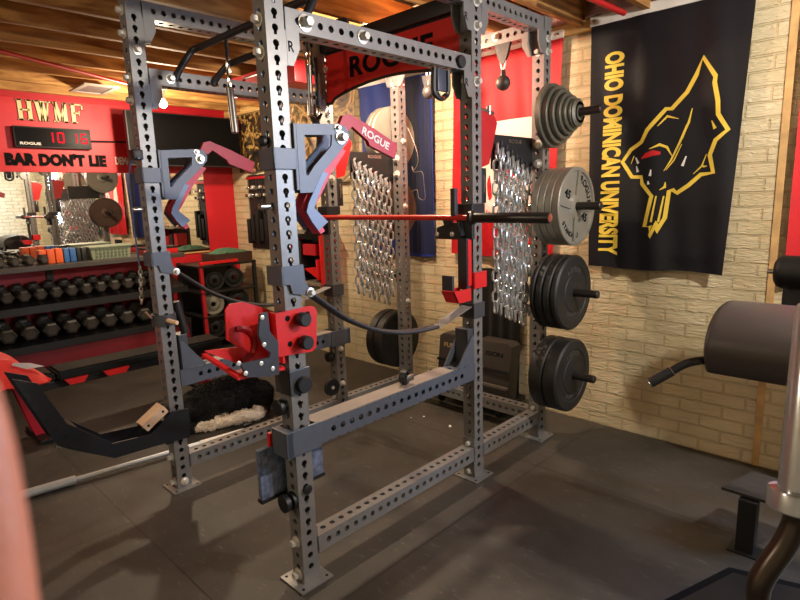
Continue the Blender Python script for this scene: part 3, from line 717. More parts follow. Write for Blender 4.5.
# ================================================================== PLATES ON PEGS
def iron_prof(r, th): return [(0, .026), (0, r-.004), (.004, r), (th-.004, r), (th, r-.004), (th, r-.020), (th-.011, r-.026), (th-.011, .078), (th-.002, .062), (th, .058), (th, .026), (0, .026)]
def bump_prof(r, th): return [(0, .026), (0, r-.012), (.010, r), (th-.010, r), (th, r-.012), (th, r-.060), (th-.005, r-.066), (th-.005, .115), (th-.001, .108), (th, .06), (th+.002, .05), (th+.002, .026), (0, .026)]
def arc_text(s, c, r, a0, step, hgt, m, parent, nrm, face, name='lettering'):
    """letters along a circle about +x/-x axis; angle measured from +z clockwise seen from the outside"""
    c = V(c); sx = 1 if nrm > 0 else -1
    yax = V((0, 1, 0))*sx; zax = V((0, 0, 1))       # seen from outside: right, up
    bmx = bmesh.new()
    for i, ch in enumerate(s):
        a = a0+step*i
        rad = yax*math.sin(a)+zax*math.cos(a); tan = yax*math.cos(a)-zax*math.sin(a)
        if step < 0: rad, tan = -rad, -tan
        pos = c+(yax*math.sin(a)+zax*math.cos(a))*r
        me = text_mesh(ch, 1.0, .02); xs = [v.co.x for v in me.vertices]; cx = (min(xs)+max(xs))/2; nd = tan.cross(rad)
        for v in me.vertices: v.co = pos+tan*((v.co.x-cx)*hgt/.7)+rad*((v.co.y-.35)*hgt/.7)+nd*((v.co.z+.5)*.0015)-WL[parent.name]
        bmx.from_mesh(me); bpy.data.meshes.remove(me)
    me = bpy.data.meshes.new(name); bmx.to_mesh(me); bmx.free(); me.materials.append(m)
    o = bpy.data.objects.new(name, me); C.objects.link(o); o.parent = parent; WL[o.name] = WL[parent.name].copy(); return o
yP = CY+w3/2
PEG = [(2.003, .335), (1.482, .35), (.975, .35), (.463, .345)]
for i, (z, x) in enumerate(PEG):
    t = thing('plate_peg', '%s black plate peg from the top on the right rear upright' % ordn(i), 'plate peg', (0, yP, z), 'plate pegs on the right rear upright')
    MB().bb((.0005, yP-.036, z-.05), (.008, yP+.036, z+.05), .002).build('flange', BLACK, t, False)
    MB().cyl((.008, yP, z), (x, yP, z), .0235, 18, bev=.003).build('post', SLV, t)
    q = thing('plate_peg', '%s black plate peg from the top on the left rear upright' % ordn(i), 'plate peg', (-W-w3, yP, z), 'plate pegs on the left rear upright')
    MB().bb((-W-w3-.008, yP-.036, z-.05), (-W-w3-.0005, yP+.036, z+.05), .002).build('flange', BLACK, q, False)
    MB().cyl((-W-w3-.008, yP, z), (-W-w3-.33, yP, z), .0235, 18, bev=.003).build('post', SLV, q)
def plate(kind, r, th, x, z, m, label, sx=1, group=None, marks=True):
    t = thing('weight_plate', label, 'weight plate', (x, yP, z), group)
    pr = iron_prof(r, th) if kind == 'iron' else bump_prof(r, th)
    MB().lathe(pr, (x, yP, z-.0024), (sx, 0, 0), 48, False).build('disc', m, t, True, 28)
    return t
# top peg: shrinking iron plates
x = .022
for i, (r, th) in enumerate([(.180, .034), (.162, .032), (.140, .030), (.115, .026), (.098, .022), (.080, .02), (.062, .018)]):
    plate('iron', r, th, x, 2.003, IRONO, '%s olive grey iron plate on the top right rear peg, counted from the largest' % ordn(i), 1, 'shrinking iron plates on the top peg'); x += th+.001
x = .034
for i in range(4):
    t = plate('iron', .225, .043, x, 1.482, IRONG, ['innermost', 'second from inside', 'third from inside', 'outermost'][i]+' grey forty-five pound iron plate on the right rear upright', 1, 'grey iron plates on the second peg')
    if i == 3:
        f = x+.043
        m = MB()
        for k in range(4):
            a = PI/4*0+k*PI/2+.12; u = V((0, math.sin(a), math.cos(a))); n = V((0, math.cos(a), -math.sin(a)))
            c0 = V((f-.011, yP, 1.482)); m.prism([c0+u*.05+n*.024, c0+u*.205+n*.011, c0+u*.205-n*.011, c0+u*.05-n*.024], (.0105, 0, 0))
        m.build('rib', IRONG, t, False)
        arc_text('ROGUE', (f-.0105, yP, 1.482), .166, .42, .26, .040, INK, t, 1, f)
        arc_text('STANDARD', (f-.0105, yP, 1.482), .168, PI+1.0, -.16, .028, INK, t, 1, f)
        for a in (-PI/3.3, PI*.68):
            c0 = V((f-.0105, yP+.125*math.sin(a), 1.482+.125*math.cos(a))); u = V((0, math.cos(.35), -math.sin(.35))); n = V((0, math.sin(.35), math.cos(.35)))
            lettering('45', INK, t, c0-u*.034-n*.024, u, n, .068, .050, .0015, .03, 'weight_number')
    x += .0435
x = .024
for i, th in enumerate((.038, .048, .05, .04)):
    t = plate('bumper', .225, th, x, .975, RUBBER, ['innermost', 'second from inside', 'third from inside', 'outermost'][i]+' black rubber bumper plate on the third right rear peg', 1, 'black bumper plates on the third peg')
    if i == 3:
        f = x+th-.005
        arc_text('ROGUE', (f, yP, .975), .138, -.5, .25, .026, mat('dull_grey_print', (72, 71, 70), .6), t, 1, f); arc_text('BUMPERS', (f, yP, .975), .138, PI+.55, -.19, .022, MATS['dull_grey_print'], t, 1, f)
    x += th+.001
x = .022
for i, th in enumerate((.096, .09)):
    t = plate('bumper', .225, th, x, .463, RUBBER, ['inner', 'outer'][i]+' thick black rubber bumper plate on the lowest right rear peg', 1, 'thick bumper plates on the lowest peg')
    if i == 1:
        f = x+th-.005; arc_text('ROGUE', (f, yP, .463), .138, -.5, .25, .026, MATS['dull_grey_print'], t, 1, f); arc_text('BUMPERS', (f, yP, .463), .138, PI+.55, -.19, .022, MATS['dull_grey_print'], t, 1, f)
    x += th+.001
xo = -W-w3-.012
plate('iron', .225, .045, xo, 2.003, IRONG, 'inner grey iron plate on the top left rear peg, before the blue flag', -1); plate('iron', .225, .045, xo-.046, 2.003, IRONG, 'outer grey iron plate on the top left rear peg', -1)
plate('iron', .225, .05, xo, 1.482, IRONB, 'inner brown iron plate on the second left rear peg behind the chains', -1); plate('iron', .225, .05, xo-.051, 1.482, IRONB, 'outer brown iron plate on the second left rear peg', -1)
plate('bumper', .225, .085, xo, .463, RUBBER, 'inner black bumper plate on the lowest left rear peg near the brick wall', -1); plate('bumper', .225, .085, xo-.086, .463, RUBBER, 'outer black bumper plate on the lowest left rear peg near the brick wall', -1)

# ================================================================== CHAINS
def link(m, c, rot, ln=.078, wd=.050, r=.0074):
    h = (ln-wd)/2; R = wd/2-r; pts = []
    for i in range(8): a = PI*i/7; pts.append(V((R*math.cos(a), 0, h+R*math.sin(a))))
    for i in range(8): a = PI+PI*i/7; pts.append(V((R*math.cos(a), 0, -h+R*math.sin(a))))
    M = Matrix.Rotation(rot, 3, 'Z')
    m.tube([V(c)+M @ p for p in pts], r, 6, True)
chain_me = []
for k in range(3):
    m = MB(); rnd = random.Random(k)
    for s, n in ((-1, 15), (1, 14)):
        for i in range(n):
            z = -.034-i*.0605; rot = (PI/2 if i % 2 else 0)+.7*s+rnd.uniform(-.3, .3)
            off = .014*min(1, i/3)
            link(m, (s*.006+rnd.uniform(-.003, .003), s*off+rnd.uniform(-.003, .003), z), rot)
    link(m, (0, 0, -.010), PI/2+.3, .080, .050)
    o = m.build('chain', CHAIN); chain_me.append(o.data); bpy.data.objects.remove(o)
def chain_holder(x, side, label):
    t = thing('chain_holder', label, 'chain holder', (x, L+w3, 1.75))
    MB().bb((x-.075, 1.43, 1.70), (x-.068, CY-.002, 1.885), .002).build('plate', PLASTIC, t, False)
    bolt(t, (x-.03, CY-.001, 1.845), (0, -1, 0), s=1.1); bolt(t, (x-.03, CY-.001, 1.735), (0, -1, 0), s=1.1)
    for i in range(7):
        y = 1.452+i*.050; z = 1.80-i*.0215
        m = MB(); m.tube(smooth_path([(x-.071, y, z-.005), (x-.05, y, z-.008), (x-.035, y, z-.004), (x-.022, y, z+.02), (x-.018, y, z+.045)], 4), .0075, 8); m.build('hook', PLASTIC, t)
        c = bpy.data.objects.new('steel_chain', chain_me[i % 3]); C.objects.link(c); c.location = (x-.038, y, z+.012)
        tag(c, '%s galvanised chain from the front on the %s chain holder' % (ordn(i), side), 'chain', 'chains hanging on the %s holder' % side)
    lettering('ROGUE', STEEL, t, (x-.0672, 1.60, 1.845), (0, 1, 0), (0, 0, 1), .13, .022, .001, .02)
chain_holder(-.0, 'right', 'black stepped chain holder bolted to the right rear upright')
chain_holder(-W, 'left', 'black stepped chain holder bolted to the left rear upright')

# ================================================================== FLAGS ON THE BRICK WALL
FY = 2.268
def ripple(x, z, seed): return .010*math.sin(x*17+seed+z*1.1)+.006*math.sin(x*34+z*3+seed*2)+.004*noise.noise(V((x*6, z*5, seed)))
def flag(name, label, mm, quad, seed, sleeve=None, cat='flag'):
    """quad: (x left top, x right top, x left bottom, x right bottom, z top, z bottom)"""
    a, b_, c, d, zt, zb = quad
    t = thing(name, label, cat, ((a+b_)/2, FY, zb))
    def f(u, v):
        x = (a+(b_-a)*u)*(1-v)+(c+(d-c)*u)*v; z = zt+(zb-zt)*v
        k = .35+.65*v
        return V((x, FY+.012+ripple(x, z, seed)*k, z+.006*math.sin(u*9+seed)*v))
    MB().sheet(f, 60, 40, (0, .0025, 0)).build('cloth', mm, t)
    surf = lambda p: V((p.x, FY+.0105+ripple(p.x, p.z, seed)*(.35+.65*(zt-p.z)/(zt-zb)), p.z))
    if sleeve:
        s0, s1 = sleeve
        def g(u, v): x = a-.006+(b_-a+.012)*u; return V((x, FY+.004+ripple(x, zt, seed)*.3, s0+(s1-s0)*v))
        MB().sheet(g, 40, 2, (0, .012, 0)).build('sleeve', mat('white_sleeve_cloth', (226, 222, 214), .7, 0, .05, 12), t)
        for xx in (a+.02, b_-.03):
            MB().lathe([(0, .010), (.002, .011), (.003, .006)], (xx, FY+.001, (s0+s1)/2), (0, -1, 0), 12).build('grommet', STEEL, t)
    return t, surf
def silk(name, rgb, var=.05): return mat(name, rgb, .55, 0, var, 5, .12, 60, spec=.3)
# --- black university flag
t, sf = flag('university_flag', 'black flag with gold lettering and a gold animal head emblem on the brick wall', silk('black_flag_cloth', (22, 22, 27), .12), (.075, .945, .105, .885, 2.555, 1.085), 1.3, (2.545, 2.60))
def F(u, v): return by(u, v, FY)
a, b_ = F(615, 51), F(601, 254)
lettering('OHIO DOMINICAN UNIVERSITY', GOLD, t, (F(608, 51).x-.022, 0, a.z), (0, 0, -1), (1, 0, 0), a.z-F(604, 255).z, .118, .0012, .05, surf=sf, spacing=1.0)
def ribbon(m, pts, wd, closed=False):
    P = [F(*p) for p in pts]; n = len(P); L_, R_ = [], []
    for i in range(n):
        p0 = P[i-1] if (i > 0 or closed) else P[i]; p1 = P[(i+1) % n] if (i < n-1 or closed) else P[i]
        tt = (p1-p0); tt.y = 0; tt.normalize(); nn = V((-tt.z, 0, tt.x))
        ww = wd[i] if isinstance(wd, list) else wd
        L_.append(P[i]+nn*ww/2); R_.append(P[i]-nn*ww/2)
    for i in range(n if closed else n-1):
        j = (i+1) % n
        K = 5
        for k in range(K):
            q = [L_[i].lerp(L_[j], k/K), L_[i].lerp(L_[j], (k+1)/K), R_[i].lerp(R_[j], (k+1)/K), R_[i].lerp(R_[j], k/K)]
            m.prism([sf(z_) for z_ in q], (0, -.0012, 0))
m = MB()
ribbon(m, [(702.6, 56.7), (715.5, 75.8), (714.5, 82), (717.8, 100), (718.2, 114), (727.8, 129.4), (715.5, 140), (709.5, 155), (713, 172.5), (700, 174.5), (687.5, 185.5), (676, 193), (672, 190), (668, 191), (664, 218), (656, 232), (657, 222), (649, 237), (650.5, 226), (644, 227), (651.5, 196), (641.5, 183.5), (641, 177), (631, 177), (621.5, 162), (630, 149.5), (641, 142), (647, 130), (655.5, 120), (665.3, 108.5), (671, 108.5), (686.3, 92), (695.6, 74.6)], .023, True)
m.build('emblem_outline', GOLD, t, False)
m = MB()
ribbon(m, [(691.5, 108), (688, 122), (681, 138), (672, 157)], [.004, .012, .012, .004]); ribbon(m, [(686, 124), (679, 142), (670, 160), (663, 171)], [.004, .012, .010, .003]); ribbon(m, [(681, 144), (673, 160), (665, 170)], [.004, .008, .004])
ribbon(m, [(706, 154), (701, 166), (692.5, 174)], [.003, .009, .003]); ribbon(m, [(657, 126), (666.5, 116), (678, 118.5)], [.004, .014, .003]); ribbon(m, [(649, 149), (659, 144.5), (666, 147), (671, 156)], [.003, .016, .014, .003])
ribbon(m, [(711.5, 120.5), (715, 128.5)], [.004, .018]); ribbon(m, [(659, 190), (664, 187), (664.5, 182)], [.003, .016, .004]); ribbon(m, [(656, 196), (651, 222)], [.008, .012]); ribbon(m, [(663, 196), (658, 222)], [.008, .012]); ribbon(m, [(630, 164), (633, 156)], [.003, .007]); ribbon(m, [(702, 166.5), (706.5, 166)], [.012, .004])
m.build('emblem_stroke', GOLD, t, False)
m = MB(); ribbon(m, [(641, 158.5), (646, 155.5), (653, 152.8), (660, 153.2)], [.008, .028, .032, .016]); m.build('emblem_tongue', mat('red_print', (196, 30, 36), .5), t, False)
m = MB()
for a, b_ in (((634.8, 157.5), (637.5, 163.5)), ((635.5, 166), (637, 172)), ((651, 169.5), (650, 176)), ((648, 181), (648.5, 184.5)), ((685.5, 156), (681.5, 166))): ribbon(m, [a, b_], [.006, .016])
m.build('emblem_tooth', WHITE, t, False)
# --- red flag behind the right chains
REDF = silk('red_flag_cloth', (178, 22, 32))
t, sf = flag('red_flag', 'red flag with a white field and crest hanging behind the right chains', REDF, (-1.0, -.115, -1.03, -.165, 2.53, 1.115), 2.2, (2.525, 2.575))
def blob(m, cx, cz, rx, rz, d, n=28, wob=0.0, sq=1.0):
    for ring_ in range(4):
        r0, r1 = ring_/4, (ring_+1)/4
        for i in range(n):
            a0, a1 = 2*PI*i/n, 2*PI*(i+1)/n
            def pt(r, a):
                k = 1+wob*math.sin(a*5); c_, s_ = math.cos(a), math.sin(a)
                c_ = math.copysign(abs(c_)**sq, c_); s_ = math.copysign(abs(s_)**sq, s_)
                p = sf(V((cx+rx*r*k*c_, 0, cz+rz*r*k*s_))); p.y -= d; return p
            m.prism([pt(r0, a0), pt(r0, a1), pt(r1, a1), pt(r1, a0)] if ring_ else [pt(0, 0), pt(r1, a1), pt(r1, a0)], (0, -.0008, 0))
m = MB(); blob(m, -.50, 1.72, .27, .355, .0005, 28, 0, .35); m.build('white_field', mat('white_flag_print', (226, 206, 196), .55), t, False)
m = MB(); blob(m, -.50, 1.78, .10, .13, .0020, 24, .12); m.build('crest', mat('red_print', (196, 30, 36), .5), t, False)
m = MB(); blob(m, -.50, 1.56, .14, .05, .0020, 20, .15); m.build('wreath', mat('green_print', (40, 120, 74), .55), t, False)
# --- blue flag
t, sf = flag('blue_flag', 'blue flag with navy left panel hanging behind the left chains', silk('blue_flag_cloth', (28, 48, 124)), (-2.05, -1.2, -2.03, -1.225, 2.515, 1.08), 3.7, (2.51, 2.56))
m = MB()
for i in range(10):
    z0, z1 = 2.49-i*.139, 2.49-(i+1)*.139
    for k in range(8):
        x0 = -1.52+.29/8*k; m.prism([sf(V((x0, 0, z0))), sf(V((x0+.29/8, 0, z0))), sf(V((x0+.29/8, 0, z1))), sf(V((x0, 0, z1)))], (0, -.0008, 0))
m.build('navy_panel', silk('navy_flag_cloth', (22, 30, 68)), t, False)
# --- tan and black flag left of it
def mottled(name, stops, scale):
    m = mat(name, (120, 92, 50), .5, 0, .2, scale, .3, 30)
    r = [n for n in m.node_tree.nodes if n.type == 'VALTORGB'][0]; nz = [n for n in m.node_tree.nodes if n.type == 'TEX_NOISE'][0]; nz.inputs['Distortion'].default_value = 1.5
    while len(r.color_ramp.elements) > 1: r.color_ramp.elements.remove(r.color_ramp.elements[0])
    r.color_ramp.elements[0].position = stops[0][0]; r.color_ramp.elements[0].color = lin(stops[0][1])
    for p_, c_ in stops[1:]: e = r.color_ramp.elements.new(p_); e.color = lin(c_)
    return m
TANF = mottled('tan_black_cloth', [(.36, (22, 18, 14)), (.46, (96, 70, 40)), (.54, (176, 140, 88)), (.64, (60, 44, 26)), (.7, (226, 206, 160))], 5)
GBC = mottled('gold_black_cloth', [(.36, (14, 12, 10)), (.5, (60, 44, 24)), (.56, (190, 152, 84)), (.62, (24, 18, 12))], 8)
flag('tan_flag', 'tan and dark mottled cloth banner hanging left of the blue flag', TANF, (-3.30, -2.10, -3.28, -2.22, 2.53, 1.72), 5.1)
flag('gold_cloth', 'gold and black crumpled cloth hanging in the corner beside the black screen', GBC, (-4.2, -3.62, -4.15, -3.66, 2.52, 1.90), 6.4)
# --- black cloth hanging low on the wall
def f(u, v):
    x = -.74+.33*u; y = 2.27-.022*math.sin(u*22+1.0)*(.5+.5*v)-.03*v
    return V((x, y, 1.02-.96*v))
tag(MB().sheet(f, 48, 14, (0, .012, 0)).build('hanging_cloth', mat('black_cloth', (16, 16, 18), .85, 0, .1, 20)), 'black pleated cloth hanging low on the brick wall behind the folded cases', 'cloth')
# --- red flag at the right edge
def f(u, v): x = 1.165+.9*u; return V((x, 2.29+.012*math.sin(u*19), 2.5-1.45*v))
tag(MB().sheet(f, 40, 4, (0, .0025, 0)).build('red_banner', silk('red_banner_cloth', (196, 40, 46))), 'plain red banner on the brick wall at the right edge', 'banner')
struct(MB().bb((1.09, YB-.006, 0), (1.125, YB-.0005, 2.53)).build('trim_30', mat('stained_panel_edge', (196, 158, 104), .7, 0, .3, 9, .1, 60), None, False))
# --- bare peg board with tools in the corner
t = thing('tool_board', 'black wire grid board with small tools on the brick wall near the red corner', 'tool board', (-3.78, 2.3, 1.04))
MB().bb((-4.04, 2.312, 1.04), (-3.50, 2.3285, 1.87), .003).build('panel', PLASTIC, t, False)
m = MB()
for i in range(10): m.cyl((-4.03+i*.058, 2.300, 1.05), (-4.03+i*.058, 2.300, 1.86), .0025, 6)
for i in range(14): m.cyl((-4.035, 2.304, 1.06+i*.061), (-3.505, 2.304, 1.06+i*.061), .0025, 6)
m.build('wire_grid', mat('dark_wire', (70, 70, 70), .4, .6), t)
MB().bb((-4.04, 2.29, 1.82), (-3.50, 2.311, 1.85), .002).build('top_bar', REDD, t, False)
rn = random.Random(3)
for i in range(14):
    x, z = -4.0+(i % 7)*.075, 1.72-(i//7)*.085
    tag(MB().cyl((x, 2.299, z), (x, 2.24, z+.01), .014+.004*(i % 3), 10, bev=.002).build('cap_pin', CHROME if i % 2 else ZINC), '%s shiny pin from the left in the %s row of the wire grid board' % (ordn(i % 7), 'upper' if i < 7 else 'lower'), 'pin', 'pins on the wire grid board')
for i in range(6):
    x = -3.98+i*.09
    tag(MB().bb((x-.03, 2.235, 1.10+.03*(i % 2)), (x+.03, 2.296, 1.38+.05*(i % 3)), .012).build('hanging_pouch', VINYLB), '%s black pouch from the left hanging on the wire grid board' % ordn(i), 'pouch', 'pouches on the wire grid board')
# --- black and red attachment board behind the near upright
t = thing('attachment_rack', 'black shelf unit with red side strip on the brick wall behind the near upright', 'shelf unit', (-2.8, 2.2, .74))
MB().bb((-3.13, 2.30, .76), (-2.53, 2.328, 1.25)).build('back_board', BLACK, t, False)
MB().bb((-2.535, 2.12, .74), (-2.515, 2.328, 1.24), .002).build('red_side', RED, t, False)
MB().bb((-3.13, 2.10, .74), (-2.53, 2.328, .765), .002).build('shelf', mat('grey_shelf_edge', (120, 112, 96), .5), t, False)
MB().bb((-3.13, 2.10, 1.245), (-2.50, 2.328, 1.262), .002).build('top_shelf', MATS['grey_shelf_edge'], t, False)
for i, (x, z, wd, hh, mm, lab) in enumerate(((-3.04, .80, .12, .16, RED, 'red steel bracket on the left of the black shelf unit'), (-2.74, 1.03, .20, .11, REDD, 'dark red steel block on the upper part of the black shelf unit'), (-2.92, .79, .09, .38, PLASTIC, 'black perforated post in the middle of the black shelf unit'), (-3.06, 1.02, .09, .16, REDD, 'dark red bracket at the upper left of the black shelf unit'))):
    m = MB(); m.bb((x-wd/2, 2.15, z), (x+wd/2, 2.16+.02, z+hh), .003); m.bb((x-wd/2, 2.18, z), (x-wd/2+.012, 2.295, z+hh), .002); m.bb((x+wd/2-.012, 2.18, z), (x+wd/2, 2.295, z+hh), .002)
    o = m.build('steel_bracket', mm, None, False); tag(o, lab, 'bracket')
t2 = thing('red_cup', 'bright red empty cup hanging at the right end of the black shelf unit', 'bar cup', (-2.6, 2.1, .9))
m = MB(); m.prism([(-2.80, 2.12, .90), (-2.56, 2.12, .90), (-2.56, 2.12, .80)], (0, .12, 0)); m.bb((-2.575, 2.10, .80), (-2.555, 2.28, 1.0), .002); m.build('cradle', RED, t2, False)
MB().bb((-2.66, 2.16, .905), (-2.60, 2.22, .99), .004).build('guard', UHMW, t2)
for i in range(5):
    tag(MB().cyl((-3.08+i*.1, 2.2, 1.263), (-3.08+i*.1, 2.2, 1.285), .022, 12, bev=.004).build('spring_clip', CHROME if i % 2 else STEEL), '%s small steel clip from the left on top of the black shelf unit' % ordn(i), 'clip', 'clips on the shelf unit')

# ================================================================== LEFT WALL
mir = bpy.data.materials.new('mirror_silver'); mir.use_nodes = True
mb_ = mir.node_tree.nodes['Principled BSDF']; mb_.inputs['Metallic'].default_value = 1; mb_.inputs['Roughness'].default_value = .015; mb_.inputs['Base Color'].default_value = (.86, .87, .86, 1)
t = thing('wall_mirror', 'large wall mirror behind the dumbbell shelf under the red board', 'mirror', (XW, .5, .92))
MB().bb((XW+.0005, -1.6, .92), (XW+.006, 1.26, 1.96)).build('glass', mir, t, False)
MB().bb((XW+.0005, -1.6, .905), (XW+.012, 1.26, .92)).build('edge_channel', STEEL, t, False)
t = thing('wall_mirror', 'narrower wall mirror beside the red corner below the black screen', 'mirror', (XW, 1.7, 1.03))
MB().bb((XW+.0005, 1.275, 1.03), (XW+.006, 1.955, 1.96)).build('glass', mir, t, False)
MB().bb((XW+.0005, 1.275, 1.015), (XW+.012, 1.955, 1.03)).build('edge_channel', SILLW, t, False)
# red board
SIGNR = mat('sign_red', (208, 34, 46), .5, 0, .04, 3)
t = thing('sign_board', 'long red board with gold and black lettering above the mirror', 'sign', (XW, .2, 1.9))
MB().bb((XW+.0005, -1.6, 1.905), (XW+.045, 1.93, 2.562), .002).build('board', SIGNR, t, False)
xs_ = XW+.046
def slab(m, pts, oy, oz, s): m.prism([(xs_, oy+p[0]*s, oz+p[1]*s) for p in pts], (.006, 0, 0))
def serif_word(word, y0, z0, h, adv, wdt):
    """western slab letters made of strokes and serif bars; +y is to the right seen from the room"""
    SH = {'H': ([[(0, 0), (.0, 1)], [(.62, 0), (.62, 1)]], [((0, .5), (.62, .5))], [0, .62]),
          'W': None, 'M': None, 'F': None}
    for i, ch in enumerate(word):
        oy = y0+i*adv; st = .20*h
        for mmx, grow, dx in ((INK, .0045, -.001), (CREAM, 0, .002)):
            m = MB()
            def bar(a, b_, w_):
                a, b_ = V((0, oy+a[0]*wdt, z0+a[1]*h)), V((0, oy+b_[0]*wdt, z0+b_[1]*h)); d = (b_-a).normalized(); n = V((0, -d.z, d.y))*(w_/2+grow); e = d*grow
                m.prism([V((xs_+dx, 0, 0))+q for q in (a-e+n, b_+e+n, b_+e-n, a-e-n)], (.004, 0, 0))
            if ch == 'H':
                bar((.15, 0), (.15, 1), st*.95); bar((.85, 0), (.85, 1), st*.95); bar((.15, .5), (.85, .5), st*.4)
                for xx in (.15, .85):
                    for zz in (.03, .97): bar((xx-.22, zz), (xx+.22, zz), st*.3)
            elif ch == 'W':
                bar((.08, 1), (.30, 0), st*.9); bar((.30, 0), (.5, .95), st*.4); bar((.5, .95), (.72, 0), st*.9); bar((.72, 0), (.95, 1), st*.4)
                for xx in (.08, .52, .95): bar((xx-.19, .97), (xx+.19, .97), st*.3)
            elif ch == 'M':
                bar((.12, 0), (.12, 1), st*.4); bar((.14, 1), (.5, .08), st*.9); bar((.5, .08), (.85, 1), st*.4); bar((.87, 0), (.87, 1), st*.95)
                for xx in (.12, .87): bar((xx-.2, .03), (xx+.2, .03), st*.3)
                bar((-.04, .97), (.2, .97), st*.3); bar((.82, .97), (1.05, .97), st*.3)
            else:
                bar((.2, 0), (.2, 1), st*.95); bar((.0, .96), (.95, .96), st*.35); bar((.2, .52), (.68, .52), st*.35); bar((.93, .72), (.93, .98), st*.35); bar((.68, .40), (.68, .64), st*.25); bar((-.02, .03), (.48, .03), st*.3)
            m.build('letter_outline' if mmx is INK else 'letter', mmx, t, False)  # black outline piece around each cream letter
serif_word('HWMF', .225, 2.365, .178, .143, .108)
YD, ZD = (0, 1, 0), (0, 0, 1)
lettering("BAR DON'T LIE", INK, t, (xs_, .07, 1.958), YD, ZD, .85, .118, .004, .075, spacing=1.06)
lettering('DEMAND', WHITE, t, (xs_, 1.005, 1.985), YD, ZD, .235, .075, .003, .03)
# clock
t = thing('interval_timer', 'black digital timer showing red numbers on the red sign board', 'timer', (XW+.06, .48, 2.12))
MB().bb((XW+.047, .150, 2.118), (XW+.105, .785, 2.305), .006).build('case', PLASTIC, t)
MB().bb((XW+.105, .162, 2.13), (XW+.108, .773, 2.293)).build('screen', mat('dark_glossy_screen', (8, 5, 6), .3, spec=.05), t, False)
LED = mat('red_led', (60, 2, 4), .6, spec=0.0, emit=(255, 14, 40), estr=1.6)
SEG = {'0': 'abcdef', '1': 'bc', '6': 'acdefg'}
m_ = None
for ch, oy in (('1', .405), ('0', .495), ('1', .605), ('6', .695)):
    m = MB(); w_, h_ = .058, .095; z0 = 2.168; q = .011; X = XW+.1085
    def sg(y0, zz0, y1, zz1): m.bb((X, oy+y0, z0+zz0), (X+.002, oy+y1, z0+zz1))
    S = SEG[ch]
    if 'a' in S: sg(.006, h_-q, w_-.006, h_)
    if 'b' in S: sg(w_-q, h_/2+.003, w_, h_-.004)
    if 'c' in S: sg(w_-q, .004, w_, h_/2-.003)
    if 'd' in S: sg(.006, 0, w_-.006, q)
    if 'e' in S: sg(0, .004, q, h_/2-.003)
    if 'f' in S: sg(0, h_/2+.003, q, h_-.004)
    if 'g' in S: sg(.006, h_/2-q/2, w_-.006, h_/2+q/2)
    m.build('digit', LED, t, False)
lettering('ROGUE', WHITE, t, (XW+.1085, .19, 2.142), YD, ZD, .165, .024, .001, .03)
MB().tube(smooth_path([(XW+.07, .785, 2.20), (XW+.06, .95, 2.205), (XW+.055, 1.2, 2.21), (XW+.055, 1.32, 2.21)], 4), .009, 8).build('power_cable', BLACK, t)
# screen on the wall
t = thing('television', 'large black flat screen hung below the ceiling on the left wall', 'television', (-4.0, 1.6, 1.97))
MB().bb((-4.06, 1.02, 1.955), (-4.0, 2.225, 2.475), .006).build('case', PLASTIC, t, False)
MB().bb((-4.0, 1.03, 1.968), (-3.996, 2.217, 2.466)).build('screen', mat('off_screen_glass', (5, 5, 6), .4, spec=.12), t, False)
MB().bb((-4.353, 1.5, 2.1), (-4.061, 1.7, 2.3), .004).build('wall_mount', BLACK, t, False)

# ================================================================== DUMBBELL RACK
DRED = mat('rack_backing_red', (176, 24, 44), .5, 0, .05, 6)
t = thing('dumbbell_rack', 'three tier black and red dumbbell rack along the left wall', 'dumbbell rack', (-4.1, .4, 0))
XF = -3.90; Y0, Y1 = -.95, 1.42
MB().bb((-4.34, Y0, 1.03), (XF, Y1, 1.075), .004).build('top_shelf', mat('shelf_grey_black', (66, 62, 60), .5, 0, .08, 9), t, False)
for zf, nm in ((.70, 'tray'), (.355, 'tray')):
    m = MB(); m.prism([(XF, Y0, zf-.035), (XF, Y0, zf+.03), (XF-.012, Y0, zf+.03), (XF-.012, Y0, zf-.005), (-4.27, Y0, zf+.115), (-4.27, Y0, zf+.08)], (0, Y1-Y0, 0)); m.build(nm, BLACK, t, False)
for z0, z1 in ((.80, 1.03), (.45, .70), (.17, .33)): MB().bb((-4.315, Y0, z0), (-4.30, Y1, z1)).build('back_panel', DRED, t, False)
MB().bb((XF-.04, Y0, .17), (XF-.02, Y1, .315)).build('kick_panel', mat('dark_kick_red', (110, 16, 30), .5, 0, .06, 6), t, False)
for yy in (Y0, .24, Y1-.06):
    MB().bb((-4.34, yy, .02), (-4.28, yy+.06, 1.03), .003).build('rear_post', BLACK, t, False)
    MB().bb((-4.34, yy, .0), (XF+.02, yy+.06, .05), .003).build('foot', BLACK, t, False)
for yy in (Y0, Y1-.02): MB().prism([(XF-.02, yy, .05), (XF-.0, yy, .34), (-4.30, yy, .5), (-4.30, yy, .05)], (0, .015, 0)).build('end_plate', BLACK, t, False)
HEX = mat('dark_hex_rubber', (38, 37, 36), .5, 0, .12, 14, .08, 200)
HEXF = mat('paler_hex_face', (66, 61, 57), .55, 0, .15, 14, .08, 200)  # end faces set paler than the rest of the head
